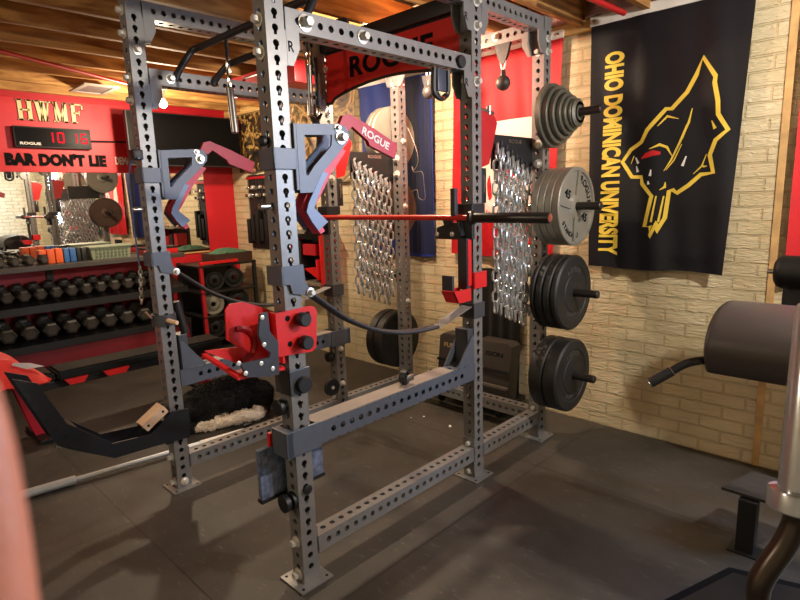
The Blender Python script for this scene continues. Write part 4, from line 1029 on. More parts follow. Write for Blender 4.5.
def dumbbell(loc, r, hl, tilt, label, group, faded=True, yaw=0):
    t = thing('dumbbell', label, 'dumbbell', loc, group)
    M = Matrix.Rotation(yaw, 3, 'Z') @ Matrix.Rotation(tilt, 3, 'Y')
    c = V(loc); ax = M @ V((1, 0, 0)); L2 = .065
    # the head lies on a flat: rotate hex so that a flat faces down
    for s in (1, -1):
        m = MB(); m.lathe([(0, r*.55), (.006, r*.8), (.02, r), (hl-.014, r), (hl-.002, r*.84), (hl, r*.80)], c+ax*(s*L2), ax*s, 6)
        m.build('head', HEX, t, False)
        if s == 1: MB().lathe([(hl, r*.62), (hl+.0012, r*.60)], c+ax*(s*L2), ax*s, 6).build('end_face', HEXF, t, False)
    MB().tube([c-ax*(L2+.004), c-ax*.03, c, c+ax*.03, c+ax*(L2+.004)], [.014, .016, .0175, .016, .014], 10).build('handle', CHROME, t)
for i in range(13):
    y = -.40+.125*i
    dumbbell((-4.08, y, .842), .056, .075, .21, 'black hex dumbbell, %s from the left on the middle tier' % ordn(i), 'dumbbells on the middle tier')
for i in range(11):
    y = -.52+.165*i
    dumbbell((-4.075, y, .516), .072, .09, .21, 'black hex dumbbell, %s from the left on the bottom tier' % ordn(i), 'dumbbells on the bottom tier')
for i in range(6):
    y = -.43+.11*i
    dumbbell((-4.10, y, 1.078+.044), .050, .06, 0, 'black hex dumbbell, %s from the left on the top shelf' % ordn(i), 'dumbbells on the top shelf', yaw=.5)
# boxes on the top shelf
ORG = mat('orange_block', (226, 96, 42), .5, 0, .05, 8); BLU = mat('blue_block', (52, 104, 168), .5, 0, .05, 8)
for y0, y1, h, mm, lab in ((.150, .205, .125, ORG, 'orange block on the top shelf, next to the dumbbells'), (.213, .272, .125, ORG, 'orange block in the middle of the row on the top shelf'), (.280, .338, .13, ORG, 'orange block on the top shelf beside the blue blocks'), (.345, .390, .125, BLU, 'blue block on the top shelf touching the orange one'), (.396, .447, .125, BLU, 'blue block on the top shelf next to the black block'), (.453, .488, .12, PLASTIC, 'thin black block on the top shelf beside the blue blocks'), (.494, .540, .12, BLACK, 'thin black block on the top shelf beside the green basket')):
    tag(MB().bb((-4.16, y0, 1.0755), (-4.03, y1, 1.0755+h), .008).build('yoga_block', mm), lab, 'block')
t = thing('storage_basket', 'sage green lidded basket on the top shelf before the mirror', 'basket', (-4.1, .83, 1.0755))
SAGE = mat('sage_green_plastic', (134, 146, 122), .55, 0, .06, 12)
m = MB(); m.prism([(-4.0, .575, 1.0755), (-4.0, .91, 1.0755), (-3.985, .925, 1.185), (-3.985, .555, 1.185)], (-.24, 0, 0)); m.build('body', SAGE, t, False)
m = MB(); m.bb((-4.235, .545, 1.186), (-3.97, .935, 1.20), .004); m.build('lid', SAGE, t)
m = MB()
for i in range(9):
    for j in range(3): m.bb((-3.9915+.002*j, .60+i*.034, 1.095+j*.03), (-3.987+.002*j, .62+i*.034, 1.11+j*.03))
m.build('weave_slot', mat('dark_sage', (84, 96, 76), .6), t, False)
t = thing('toolbox', 'low red box at the right end of the top shelf', 'box', (-4.1, 1.2, 1.0755))
MB().bb((-4.2, 1.05, 1.0755), (-4.0, 1.40, 1.125), .006).build('body', RED, t); MB().bb((-4.205, 1.045, 1.126), (-3.995, 1.405, 1.145), .005).build('lid', BLACK, t)

# ================================================================== CORNER SHELVING
t = thing('storage_shelf', 'black shelving unit with a red post in the corner below the mirror', 'shelving unit', (-4.0, 1.85, 0))
for (x, y) in ((-3.80, 1.53), (-3.80, 2.16), (-4.32, 1.53), (-4.32, 2.16)): MB().bb((x-.018, y-.018, 0), (x+.018, y+.018, .93), .002).build('post', REDD if (x > -4 and y < 1.6) else BLACK, t, False)
for z in (.10, .36, .62, .90): MB().bb((-4.34, 1.51, z), (-3.782, 2.18, z+.02), .002).build('shelf', BLACK, t, False)
MB().bb((-3.795, 1.51, .935), (-3.765, 1.95, .965), .002).build('front_rail', RED, t, False)
MB().bb((-4.345, 1.515, .02), (-4.335, 2.175, .92)).build('back_panel', BLACK, t, False)
t = thing('storage_bin', 'dark brown open bin with green cloth on top of the corner shelving', 'bin', (-3.95, 1.95, .921))
m = MB(); m.bb((-4.10, 1.70, .9205), (-3.80, 2.15, .935)); m.bb((-4.10, 1.70, .935), (-4.085, 2.15, 1.03)); m.bb((-3.815, 1.70, .935), (-3.80, 2.15, 1.03)); m.bb((-4.085, 1.70, .935), (-3.815, 1.715, 1.03)); m.bb((-4.085, 2.135, .935), (-3.815, 2.15, 1.03)); m.build('box', mat('dark_brown_plastic', (58, 34, 26), .5, 0, .1, 9), t, False)
def f(u, v): x = -4.08+.26*u; y = 1.72+.41*v; return V((x, y, 1.02+.05*math.sin(PI*u)*math.sin(PI*v)+.022*noise.noise(V((x*17, y*17, 2)))))
MB().sheet(f, 18, 24, (0, 0, .008)).build('green_cloth', mat('green_cloth', (66, 108, 84), .8, 0, .2, 12), t)
for i, (x, y, z, r, mm, lab) in enumerate(((-3.86, 1.66, .36, .115, IRONG, 'pale round plate leaning in the corner shelving'), (-3.90, 1.98, .38, .12, RUBBER, 'black round plate leaning in the middle of the corner shelving'), (-3.90, 1.72, .642, .10, RUBBER, 'small black plate on the upper part of the corner shelving'), (-3.90, 1.95, .642, .11, RUBBER, 'black plate on the upper right of the corner shelving'), (-3.90, 1.68, .122, .11, RUBBER, 'black plate on the bottom shelf of the corner shelving'))):
    z = {.36: .3805, .38: .3805, .642: .6405, .122: .1205}[z]
    q = thing('weight_plate', lab, 'weight plate', (x, y, z)); MB().lathe(iron_prof(r, .028), (x, y, z+r), (1, -.35, 0), 32, False).build('disc', mm, q, True, 28)
q = thing('medicine_ball', 'pale ball at the bottom of the corner shelving', 'ball', (-3.93, 1.93, .1205)); MB().lathe([(-.1*math.cos(a), .1*math.sin(a)) for a in [PI*i/14 for i in range(15)]], (-3.93, 1.93, .2205), (0, 0, 1), 24, False).build('cover', mat('tan_leather', (150, 130, 104), .6, 0, .06, 9), q)

# ================================================================== BENCH WITH RED JERSEY
t = thing('weight_bench', 'black padded weight bench with red frame plates at the left edge', 'weight bench', (-2.66, .2, 0))
xb = -2.66
def pad(y0, y1, z0, z1, nm, th=.065, wd=.125):
    m = MB(); m.prism([(xb-wd, y0, z0), (xb-wd, y1, z1), (xb-wd, y1, z1-th), (xb-wd, y0, z0-th)], (2*wd, 0, 0)); bmesh.ops.bevel(m.bm, geom=list(m.bm.edges), offset=.014, segments=2, affect='EDGES')
    return m.build(nm, VINYLB, t)
pad(-.185, 1.05, .455, .45, 'back_pad'); pad(-.46, -.20, .50, .455, 'seat_pad')
MB().bb((xb-.04, -.42, .32), (xb+.04, 1.08, .375), .004).build('spine_beam', BLACK, t, False)
MB().bb((xb-.10, -.10, .375), (xb+.10, 1.0, .388)).build('pad_tray', BLACK, t, False)
for y0, y1 in ((-.12, -.03), (.13, .255)):
    MB().prism([(xb+.075, y0, .35), (xb+.075, y0-.03, .392), (xb+.075, y1+.03, .392), (xb+.075, y1, .35)], (.06, 0, 0)).build('red_bracket', RED, t, False)
for xx in (-.055, .045):
    m = MB(); m.prism([(xb+xx, -.44, .40), (xb+xx, -.33, .40), (xb+xx, -.27, .02), (xb+xx, -.35, .02)], (.010, 0, 0)); m.build('front_leg', mat('pink_red_leg', (196, 36, 58), .45), t, False)
m = MB()
for k in range(5):
    p = V((xb+.0551, -.385+.022*k, .36-.07*k)); m.cyl(p, p+V((.001, 0, 0)), .012, 12)
m.build('leg_hole', INK, t)
MB().bb((xb-.20, -.36, 0), (xb+.20, -.27, .03), .006).build('front_foot', PLASTIC, t, False)
MB().bb((xb-.04, .88, .03), (xb+.04, .95, .31), .004).build('rear_leg', REDD, t, False)
MB().bb((xb-.25, .87, 0), (xb+.25, .96, .03), .006).build('rear_foot', PLASTIC, t, False)
JRED = mat('jersey_red', (232, 44, 34), .7, 0, .08, 8, .15, 60, sheen=.3)
t = thing('red_jersey', 'red and white jersey draped over the near end of the bench', 'jersey', (-2.6, -.5, .5))
def jf(u, v):
    # u across the pad (x), v along it (y); corners droop
    x = xb-.22+.46*u; y = -.80+.45*v+.10*u*u*v
    z = .545-.085*v**4+.12*math.sin(PI*u)**.8*(1-v**5)
    if u > .78: z -= (u-.78)*.75*(1-v)**.5
    if v < .5: z -= (.5-v)**2*.9
    return V((x, y, z+.018*noise.noise(V((x*9, y*9, 4)))+.012*math.sin(x*30+y*14)))
m = MB(); m.sheet(jf, 36, 36, (0, 0, .007)); m.build('cloth', JRED, t)
p = [bx(u, v, xb+.165) for u, v in ((8, 374), (13, 363), (30, 363), (44, 366), (28, 369))]
m = MB(); m.prism(p, (.004, 0, 0)); m.build('white_panel', WHITE, t, False)

# ================================================================== HANGING BITS
t = thing('cable_handle', 'silver rod handle on a black strap hanging inside the front of the rack', 'handle', (-.83, .35, 2.2))
hx, hy = -.83, .325
MB().bb((hx-.012, hy-.004, 2.235), (hx+.012, hy+.004, 2.345), .002).build('strap', BLACK, t)
m = MB(); m.tube([(hx+.013*math.cos(a), hy, 2.205+.038*math.sin(a)) for a in [2*PI*i/16 for i in range(16)]], .005, 6, True); m.build('carabiner', CHROME, t)
m = MB(); m.tube([(hx+.010*math.cos(a), hy, 2.140+.032*math.sin(a)) for a in [2*PI*i/16 for i in range(16)]], .005, 6, True); m.build('ring', CHROME, t)
MB().cyl((hx, hy, 2.115), (hx+.015, hy, 1.90), .018, 16, bev=.003).build('rod', mat('brushed_steel', (150, 148, 145), .35, .9, .06, 60), t)
t = thing('cable_handle', 'long silver tube hanging from a carabiner right of the near upright', 'handle', (-.9, .9, 2.2))
a, b_ = by(308, 52, .9), by(311, 116, .9)
MB().cyl(a+V((0, 0, .0)), a+V((0, 0, .12)), .012, 10).build('strap', BLACK, t)
m = MB(); m.tube([a+V((.014*math.cos(q), 0, -.03+.04*math.sin(q))) for q in [2*PI*i/16 for i in range(16)]], .005, 6, True); m.build('carabiner', CHROME, t)
MB().cyl(a-V((0, 0, .07)), b_, .017, 16, bev=.003).build('rod', MATS['brushed_steel'], t)
m = MB(); m.tube([b_+V((.035+.06*i/8, 0, .0-.02*math.sin(PI*i/8))) for i in range(9)], .009, 8); m.build('hook', BLACK, t)
# pulley block and bracket at the middle left upright
t = thing('pulley_bracket', 'pale metal pulley bracket with black straps high on the middle left upright', 'bracket', (-W-w3/2, L, 2.3))
m = MB(); m.bb((-W-.055, L-.014, 2.22), (-W-.005, L-.002, 2.42), .002); m.build('plate', mat('pale_plate', (168, 164, 156), .4, .5, .06, 30), t, False)
bolt(t, (-W-.03, L-.014, 2.37), (0, -1, 0), s=.8); bolt(t, (-W-.03, L-.014, 2.27), (0, -1, 0), s=.8)
for dx, z0 in ((-.075, 2.17), (.012, 2.13)):
    MB().bb((-W+dx-.014, L-.055, z0), (-W+dx+.014, L-.048, 2.43), .002).build('strap', BLACK, t)
    m = MB(); m.tube([(-W+dx+.016*math.cos(a), L-.051, z0-.03+.045*math.sin(a)) for a in [2*PI*i/16 for i in range(16)]], .006, 6, True); m.build('carabiner', CHROME, t)
t = thing('floor_pulley', 'black round pulley with pale rim low on the middle left upright', 'pulley', (-W, L-.04, .27))
MB().lathe([(-.012, .03), (-.012, .058), (-.006, .060), (0, .052), (.006, .060), (.012, .058), (.012, .03)], (-W+.01, L-.065, .30), (1, 0, 0), 28).build('wheel', BLACK, t)
MB().bb((-W-.02, L-.07, .28), (-W-.008, L-.001, .32), .002).build('arm', RACKD, t, False)
MB().cyl((-W-.02, L-.065, .30), (-W+.026, L-.065, .30), .012, 12).build('axle', ZINC, t)
t = tag(MB().lathe([(0, .020), (.015, .022), (.018, .034), (.05, .034), (.054, .028)], (-W-w3/2, L-.001, .50), (0, -1, 0), 18).build('band_knob', PLASTIC), 'round black knob on the front of the middle left upright behind the red cup', 'knob')
def ball_grip(p, zt, label):
    t = thing('ball_grip', label, 'grip', p)
    x, y, z = p
    MB().lathe([(-.045*math.cos(a), .045*math.sin(a)) for a in [PI*i/14 for i in range(15)]], (x, y, z), (0, 0, 1), 22, False).build('ball', mat('dark_ball_coat', (58, 56, 54), .5, .2, .08, 30), t)
    MB().cyl((x, y, z+.03), (x, y, z+.075), .018, 12, r2=.014).build('neck', BLACK, t)
    m = MB(); m.tube([(x+.017*math.cos(a), y, z+.135+.062*math.sin(a)) for a in [2*PI*i/20 for i in range(20)]], .0055, 8, True); m.build('loop', WHITE, t)
    m = MB(); m.prism([(x-.055, y-.01, zt), (x+.055, y-.01, zt), (x+.035, y-.01, zt-.07), (x+.012, y-.01, zt-.115), (x-.012, y-.01, zt-.115), (x-.035, y-.01, zt-.07)], (0, .02, 0)); m.build('hanger', PLASTIC, t, False)
g = by(503, 83, CY-.02); ball_grip((g.x, g.y, g.z), 2.448, 'black ball grip hanging in front of the red flag')
g = by(429, 92, CY-.05); ball_grip((g.x, g.y, g.z), 2.36, 'dark ball grip hanging in front of the blue flag')
# black pulley loop under the side beam
t = thing('strap_loop', 'black strap loop with chrome buckle hanging under the right side beam near the middle upright', 'strap', (-.04, .95, 2.15))
m = MB(); m.tube(smooth_path([(-.04, .93, 2.15), (-.04, .925, 2.08), (-.04, .93, 2.04), (-.04, .975, 2.02), (-.04, 1.02, 2.04), (-.04, 1.03, 2.08), (-.04, 1.03, 2.15)], 5), .014, 8); m.build('strap', PLASTIC, t)
MB().bb((-.05, .945, 2.05), (-.03, 1.01, 2.15), .006).build('pulley_body', mat('steel_blue_plastic', (52, 60, 76), .4), t)
m = MB(); m.tube([(-.025, .975+.03*math.cos(a), 2.045+.022*math.sin(a)) for a in [PI+PI*i/10 for i in range(11)]], .006, 8); m.build('buckle', CHROME, t)
# blue hanging rope at the left front upright
ROPE = mat('blue_rope', (86, 104, 150), .5, 0, .08, 40)
t = thing('jump_rope', 'thin blue rope hanging down beside the left front upright', 'rope', (-1.24, -.03, 1.8))
P = [by(u, v, -.035) for u, v in ((139, 158), (132, 160), (130, 170), (131, 195), (134, 225), (137, 250), (140, 268))]
MB().tube(smooth_path(P, 5), .0048, 8).build('cord', ROPE, t)
P = [by(u, v, -.035) for u, v in ((140, 268), (140.5, 280), (141.5, 290), (141.5, 302))]
m = MB()
for i in range(9): link(m, P[0].lerp(P[3], i/8)+V((0, 0, 0)), i*PI/2, .034, .022, .0035)
m.build('chain_end', STEEL, t)
p0 = by(136, 155, -.03); m = MB(); m.box(p0, (.06, .05, .05), None, .008); m.build('clamp', BLACK, t)
# looped cord on the rear left plate peg
t = thing('wire_hanger', 'thin pale wire shape hanging in front of the blue flag', 'wire', (-1.1, CY, 1.75))
P = [by(u, v, CY+.02) for u, v in ((408, 128), (413, 140), (417, 152), (418, 162), (414, 170), (412, 166), (414, 172), (422, 172), (424, 184), (425, 199), (419, 198), (417, 190), (411, 192))]
MB().tube(smooth_path(P, 4), .0022, 6).build('wire', mat('dull_wire', (120, 118, 116), .4, .5), t)

# red storage box by the joists, vent, pipes
t = thing('red_case', 'dark red case with a black outlined handle hung under the joists behind the near upright', 'case', (-2.1, 1.3, 2.4))
p = by(229, 52, 1.35), by(229, 82, 1.35), by(294, 92, 1.35), by(294, 60, 1.35)
m = MB(); m.bb((p[0].x, 1.35, 2.405), (p[2].x+.02, 1.60, 2.5645), .012); m.build('body', REDD, t)
m = MB(); m.tube([V((p[0].x+q[0], 1.345, 2.42+q[1])) for q in ((.18, .0), (.18, .09), (.20, .11), (.40, .11), (.42, .09), (.42, .0))], .006, 6); m.build('outline', BLACK, t)
t = thing('ceiling_vent', 'small white framed vent at the ceiling above the red sign board', 'vent', (-3.6, .6, 2.56))
m = MB()
for a, b_ in (((-3.80, .50, 2.552), (-3.76, .78, 2.564)), ((-3.44, .50, 2.552), (-3.40, .78, 2.564)), ((-3.76, .50, 2.552), (-3.44, .54, 2.564)), ((-3.76, .74, 2.552), (-3.44, .78, 2.564))): m.bb(a, b_)
m.build('frame', mat('dull_vent_frame', (168, 156, 146), .5), t, False)
MB().bb((-3.76, .54, 2.556), (-3.44, .74, 2.564)).build('grille', mat('grey_vent', (120, 116, 112), .5, .2), t, False)
a, b_ = bz(-20, 46, 2.545), bz(124, 83, 2.545)
d = (b_-a)
tag(MB().cyl(a-d*.3, b_+d*.25, .014, 12).build('water_pipe', mat('red_pex_pipe', (168, 30, 30), .4)), 'thin red water pipe under the joists above the red sign board', 'pipe')
a, b_ = bz(590, -2, 2.55), bz(624, 13, 2.55)
tag(MB().cyl(a-(b_-a)*.3, b_, .016, 12).build('water_pipe', MATS['red_pex_pipe']), 'short rust red pipe near the ceiling above the black flag', 'pipe')

# ================================================================== FOLDED CASES ON WHEELED CART
CASE = mat('charcoal_case', (58, 54, 50), .55, 0, .08, 10)
t = thing('wheeled_cart', 'low black wheeled cart holding two charcoal cases by the brick wall', 'cart', (-.66, 2.03, 0))
MB().bb((-1.0, 1.97, .085), (-.32, 2.22, .12), .004).build('deck', BLACK, t, False)
MB().bb((-1.0, 1.962, .12), (-.32, 1.975, .235), .003).build('front_panel', CASE, t, False)
MB().bb((-1.01, 1.95, .225), (-.31, 1.975, .245), .003).build('front_rail', mat('grey_rail', (104, 98, 90), .5, .2), t, False)
for xx in (-.93, -.40):
    for yy in (2.0, 2.18):
        MB().lathe([(-.014, .034), (-.010, .040), (.010, .040), (.014, .034)], (xx, yy, .0405), (1, .0, 0), 18).build('wheel', RUBBER, t)
        MB().bb((xx-.022, yy-.012, .045), (xx+.022, yy+.012, .086), .002).build('caster_fork', BLACK, t, False)
for x0, x1, y0, z1, lab, tx, mm in ((-.98, -.66, 2.0, .525, 'charcoal case with pale lettering standing at the left of the cart', -.935, GOLD), (-.645, -.335, 2.0, .53, 'charcoal case with dark lettering standing at the right of the cart', -.60, INK)):
    q = thing('folded_case', lab, 'case', ((x0+x1)/2, y0, .121))
    m = MB(); m.prism([(x0, y0, .1205), (x1, y0, .1205), (x1, y0+.05, z1-.02), (x1-.03, y0+.055, z1), (x0+.03, y0+.055, z1), (x0, y0+.05, z1-.02)], (0, .11, .0)); m.build('shell', CASE, q, False)
    m = MB(); m.box(((x0+x1)/2, y0+.012, .33), (x1-x0-.005, .012, .02), Euler((-.12, 0, 0))); m.build('seam_band', BLACK, q, False)
    sl = V((0, .053, .4)).normalized()
    lettering('FUSION', mat('faded_gold_print', (172, 148, 96), .6) if mm is GOLD else INK, q, V((tx, y0+.0405, .425)), (1, 0, 0), sl, .20, .034, .0012, .03)

# ================================================================== HYPEREXTENSION BENCH AT THE RIGHT
t = thing('hyperextension_bench', 'black padded hyperextension bench with round foot roller at the right edge', 'exercise bench', (1.4, 1.2, 0))
yg, zg = 1.02, 1.03
prof = [(1.06, .884), (1.02, .895), (.995, .935), (.985, .98), (.996, 1.03), (1.03, 1.073), (1.085, 1.104), (1.15, 1.123), (1.22, 1.130), (1.29, 1.124), (1.35, 1.10), (1.39, 1.05), (1.40, .98), (1.395, .915), (1.36, .884), (1.21, .880)]
def pf(u, v):
    i = int(u*16) % 16; y, z = prof[i]; k = (1-abs(2*v-1)); e = min(1, k*14); s = 1-.10*(1-math.sqrt(max(0, 1-(1-e)**2)))
    return V((1.155+.66*v, 1.2+(y-1.2)*s, 1.0+(z-1.0)*s))
m = MB(); R_ = []
for j in range(61): R_.append([m.bm.verts.new(pf(i/16, j/60)) for i in range(16)])
for j in range(60):
    for i in range(16): m.bm.faces.new((R_[j][i], R_[j][(i+1) % 16], R_[j+1][(i+1) % 16], R_[j+1][i]))
m.bm.faces.new(R_[0]); m.bm.faces.new(R_[-1]); m.build('hip_pad', VINYL, t, True, 50)
m = MB(); m.tube(smooth_path([V((1.30, 1.10, .95)), by(712, 360, 1.05), by(695, 361.5, 1.0), by(682, 365.5, .98), by(664, 375.5, .95), by(652, 382, .93)], 6), .0155, 12); m.build('handle', BLACK, t)
m = MB(); a = by(672, 371, .963); b_ = by(650.5, 383, .928); d = b_-a; m.cyl(a, b_, .0185, 14, bev=.002); m.build('handle_grip', CORD, t)
m = MB(); m.cyl(b_, b_+d*.08, .0185, 14, bev=.003); m.build('grip_cap', STEEL, t)
MB().cyl(a-d*.02, a+d*.01, .0195, 14).build('grip_ring', STEEL, t)
m = MB(); m.lathe([(0, .05), (.012, .068), (.03, .077), (.55, .077), (.57, .06)], (1.195, 1.9, 1.168), (1, 0, 0), 26); m.build('foot_roller', VINYLB, t)
MB().cyl((1.165, 1.9, 1.168), (1.195, 1.9, 1.168), .012, 12).build('roller_axle', STEEL, t)
MB().bb((1.225, 1.93, .80), (1.75, 1.945, 1.12), .004).build('foot_plate', mat('dark_foot_plate', (44, 44, 46), .5), t, False)
for y in (1.06, 1.94): MB().bb((1.56, y-.035, .05), (1.63, y+.035, .95 if y < 1.5 else 1.12), .004).build('support_post', BLACK, t, False)
MB().bb((1.56, .55, .03), (1.63, 2.05, .10), .004).build('base_rail', BLACK, t, False)
MB().bb((1.22, .60, 0), (1.97, .68, .04), .004).build('base_foot', BLACK, t, False); MB().bb((1.22, 2.0, 0), (1.97, 2.08, .04), .004).build('base_foot', BLACK, t, False)
MB().bb((1.56, 1.0, .86), (1.63, 1.04, .93)).build('pad_bracket', BLACK, t, False)
# stand plate
t = thing('step_stand', 'small black flat topped stand on one square post at the lower right', 'stand', (1.27, 1.43, 0))
MB().bb((1.225, 1.40, .0005), (1.295, 1.46, .245), .004).build('post', BLACK, t, False)
p = [bz(u, v, .262) for u, v in ((721.5, 487), (752, 471), (815, 489), (786, 507))]
m = MB(); m.prism(p, (0, 0, -.012)); m.build('top_plate', mat('worn_black_plate', (46, 42, 38), .6, 0, .2, 30), t, False)
MB().bb((1.20, 1.38, .0), (1.32, 1.48, .006)).build('base', BLACK, t, False)
# low black platform corner
p = [bz(u, v, .03) for u, v in ((729, 567), (640, 612), (800, 660), (860, 598))]
t = thing('floor_tray', 'low black tray on the mats at the bottom right corner', 'tray', (1.3, 1.1, 0))
m = MB(); m.prism(p, (0, 0, -.0295)); m.build('base', INK, t, False)
c_ = sum(p, V())/4
p2 = [q.lerp(c_, .16)+V((0, 0, .001)) for q in p]
m = MB(); m.prism(p2, (0, 0, -.002)); m.build('inner_mat', BLACK, t, False)
# cambered bar standing in the foreground
SATIN = mat('satin_chrome', (186, 192, 198), .2, .55, .06, 40)
t = thing('cambered_bar', 'chrome sleeved cambered bar standing upright at the right edge', 'barbell', (1.62, -.24, 0))
T = V((1.617, -.188, 1.392)); Bm = V((1.624, -.238, 1.128)); ax = (T-Bm).normalized(); Ls = (T-Bm).length
m = MB(); m.lathe([(0, .0255), (Ls-.006, .0255), (Ls, .022)], Bm, ax, 40); m.build('sleeve', SATIN, t)
MB().lathe([(Ls+.0003, .020), (Ls+.0006, .019), (Ls-.006, .0185), (Ls-.006, .001)], Bm, ax, 30, False).build('sleeve_cap', STEEL, t)
MB().lathe([(-.030, .036), (-.028, .0375), (-.003, .0375), (0, .036), (0, .026)], Bm, ax, 44).build('collar_disc', SATIN, t)
side = CAM_ROT @ V((1, 0, 0)); side.z = 0; side.normalize()
B0 = Bm-ax*.03
pp = [B0, B0+V((0, 0, -.02)), B0+V((0, 0, -.055))-side*.012, B0+V((0, 0, -.095))-side*.034, B0+V((0, 0, -.125))-side*.044, B0+V((0, 0, -.16))-side*.040, B0+V((0, 0, -.20))-side*.022, B0+V((0, 0, -.25))-side*.005, B0+V((0, 0, -.32))]
zf = B0.z
m = MB(); m.tube(smooth_path(pp, 6), .0165, 16); m.build('cambered_shaft', mat('dark_bar_steel', (74, 66, 60), .28, .7, .06, 30), t)
p_ = pp[-1]
MB().cyl((p_.x, p_.y, .48), p_, .0165, 16).build('straight_shaft', MATS['dark_bar_steel'], t)
MB().lathe([(0, .022), (.005, .0255), (.45, .0255), (.45, .0375), (.478, .0375), (.48, .03)], (p_.x, p_.y, .0005), (0, 0, 1), 30).build('lower_sleeve', CHROME, t)
# chalk crumbs: countable bits on the floor
CH = mat('white_chalk', (236, 232, 224), .8)
for i, (u, v, lab) in enumerate(((450, 427, 'largest white chalk crumb on the mat in front of the wheeled cart'), (424, 417, 'small white chalk crumb on the mat below the safety beam'), (467, 435, 'tiny white chalk crumb on the mat beside the middle right upright'), (411, 418, 'tiny pale crumb on the mat left of the other crumbs'))):
    p = bz(u, v, 0); r = (.011, .007, .006, .004)[i]
    m = MB(); m.lathe([(0, .3*r), (.002, r), (r*.9, r*.8), (r*1.3, r*.2)], (p.x, p.y, .0003), (0, 0, 1), 7); tag(m.build('chalk_crumb', CH), lab, 'chalk')

# ================================================================== DOG
def fuse(blobs, voxel, smooth=6):
    """one continuous skin from tapered limbs: blobs = lists of (x, y, z, r)"""
    bm = bmesh.new()
    for ch in blobs:
        ch = [(V(c[:3]), c[3]) for c in ch]
        pts = []
        for (a, ra), (b_, rb) in zip(ch, ch[1:]):
            n = max(2, int((b_-a).length/(min(ra, rb)*.45))+1)
            for i in range(n): t = i/n; pts.append((a.lerp(b_, t), ra+(rb-ra)*t))
        pts.append(ch[-1])
        for c, r in pts: bmesh.ops.create_icosphere(bm, subdivisions=2, radius=r, matrix=Matrix.Translation(c))
    me = bpy.data.meshes.new('tmp'); bm.to_mesh(me); bm.free()
    o = bpy.data.objects.new('tmp', me); C.objects.link(o)
    r = o.modifiers.new('r', 'REMESH'); r.mode = 'VOXEL'; r.voxel_size = voxel
    s = o.modifiers.new('s', 'SMOOTH'); s.factor = .6; s.iterations = smooth
    dg = bpy.context.evaluated_depsgraph_get(); dg.update()
    out = bpy.data.meshes.new_from_object(o.evaluated_get(dg)); bpy.data.objects.remove(o); bpy.data.meshes.remove(me); return out
dog = thing('dog', 'black long haired dog with white legs lying on the mats behind the left front upright', 'dog', (-1.86, .75, 0))
FUR = mat('black_fur', (17, 14, 13), .8, 0, .3, 30, .6, 120); FURW = mat('white_fur', (240, 226, 206), .8, 0, .12, 30, .5, 120); FURT = mat('tan_fur', (120, 78, 44), .8, 0, .2, 30, .5, 120)
me = fuse([
    [(-1.90, .90, .14, .125), (-1.90, .82, .165, .148), (-1.92, .70, .16, .150), (-1.93, .58, .155, .140), (-1.93, .48, .16, .105)],
    [(-1.93, .49, .17, .095), (-1.925, .42, .165, .085), (-1.92, .375, .15, .080)],                                   # neck, skull
    [(-1.91, .375, .13, .062), (-1.875, .365, .095, .046), (-1.845, .36, .075, .036)],                                # muzzle
    [(-1.83, .93, .14, .110), (-1.75, .89, .10, .075), (-1.700, .855, .055, .042)],                                   # thigh to hock
    [(-1.69, .84, .05, .036), (-1.70, .74, .07, .046), (-1.755, .62, .05, .037), (-1.790, .53, .032, .028), (-1.800, .475, .022, .020)],  # white hind foot
    [(-1.86, .56, .12, .07), (-1.80, .52, .07, .045), (-1.85, .40, .035, .032), (-1.90, .30, .030, .028)],            # fore leg
    [(-1.98, .56, .10, .06), (-2.0, .46, .04, .036), (-2.0, .33, .03, .028)],
    [(-1.96, 1.08, .09, .055), (-2.05, 1.10, .06, .045), (-2.12, 1.02, .05, .035), (-2.15, .90, .04, .022)],          # tail curled behind
    [(-1.885, .44, .20, .030), (-1.855, .455, .165, .026), (-1.845, .455, .130, .016)],                                # ear
    [(-1.985, .425, .20, .030), (-2.01, .44, .165, .026), (-2.015, .44, .130, .016)],
], .012, 5)
for v in me.vertices:
    n_ = noise.noise(v.co*26)*.012+noise.noise(v.co*60)*.005
    v.co += v.normal*n_
    if v.co.z < .004: v.co.z = .004
LEG_ = [V(q) for q in ((-1.69, .82, .055), (-1.70, .74, .07), (-1.755, .62, .05), (-1.790, .53, .032), (-1.800, .475, .022))]
def white_at(p):
    d = 9
    for a, b_ in zip(LEG_, LEG_[1:]):
        t_ = max(0, min(1, (p-a).dot(b_-a)/(b_-a).length_squared)); d = min(d, (p-a.lerp(b_, t_)).length)
    return d < .066+.008*noise.noise(p*40) or (p.y < .36 and p.z < .08 and p.x < -1.86)
lo = WL['dog']
me.materials.clear(); me.materials.append(FUR); me.materials.append(FURW); me.materials.append(FURT)
rnf = random.Random(11); strands = {0: bmesh.new(), 1: bmesh.new()}
for p in me.polygons:
    c = p.center.copy(); wht = white_at(c)
    p.material_index = 1 if wht else (2 if ((c-V((-1.69, .875, .06))).length < .05) else 0); p.use_smooth = True
    k = 3 if c.x > -1.98 else 1
    for _ in range(k):
        base = c+V((rnf.uniform(-.006, .006), rnf.uniform(-.006, .006), rnf.uniform(-.006, .006)))
        flow = V((.1, .8, -.6)); flow = (flow-p.normal*flow.dot(p.normal)).normalized()*.9+p.normal*.42+V((rnf.uniform(-.35, .35), rnf.uniform(-.35, .35), rnf.uniform(-.3, .3)))
        ln = rnf.uniform(.010, .024)*(.45 if wht or c.y < .42 else 1); tip = base+flow.normalized()*ln
        if tip.z < .002: tip.z = .002
        sd = p.normal.cross(flow).normalized()*.0016; b_ = strands[1 if wht else 0]
        mid = base.lerp(tip, .5)+p.normal*.003
        vs = [b_.verts.new(q-lo) for q in (base-sd, base+sd, mid+sd*.8, tip, mid-sd*.8)]
        b_.faces.new(vs)
for v in me.vertices: v.co -= lo
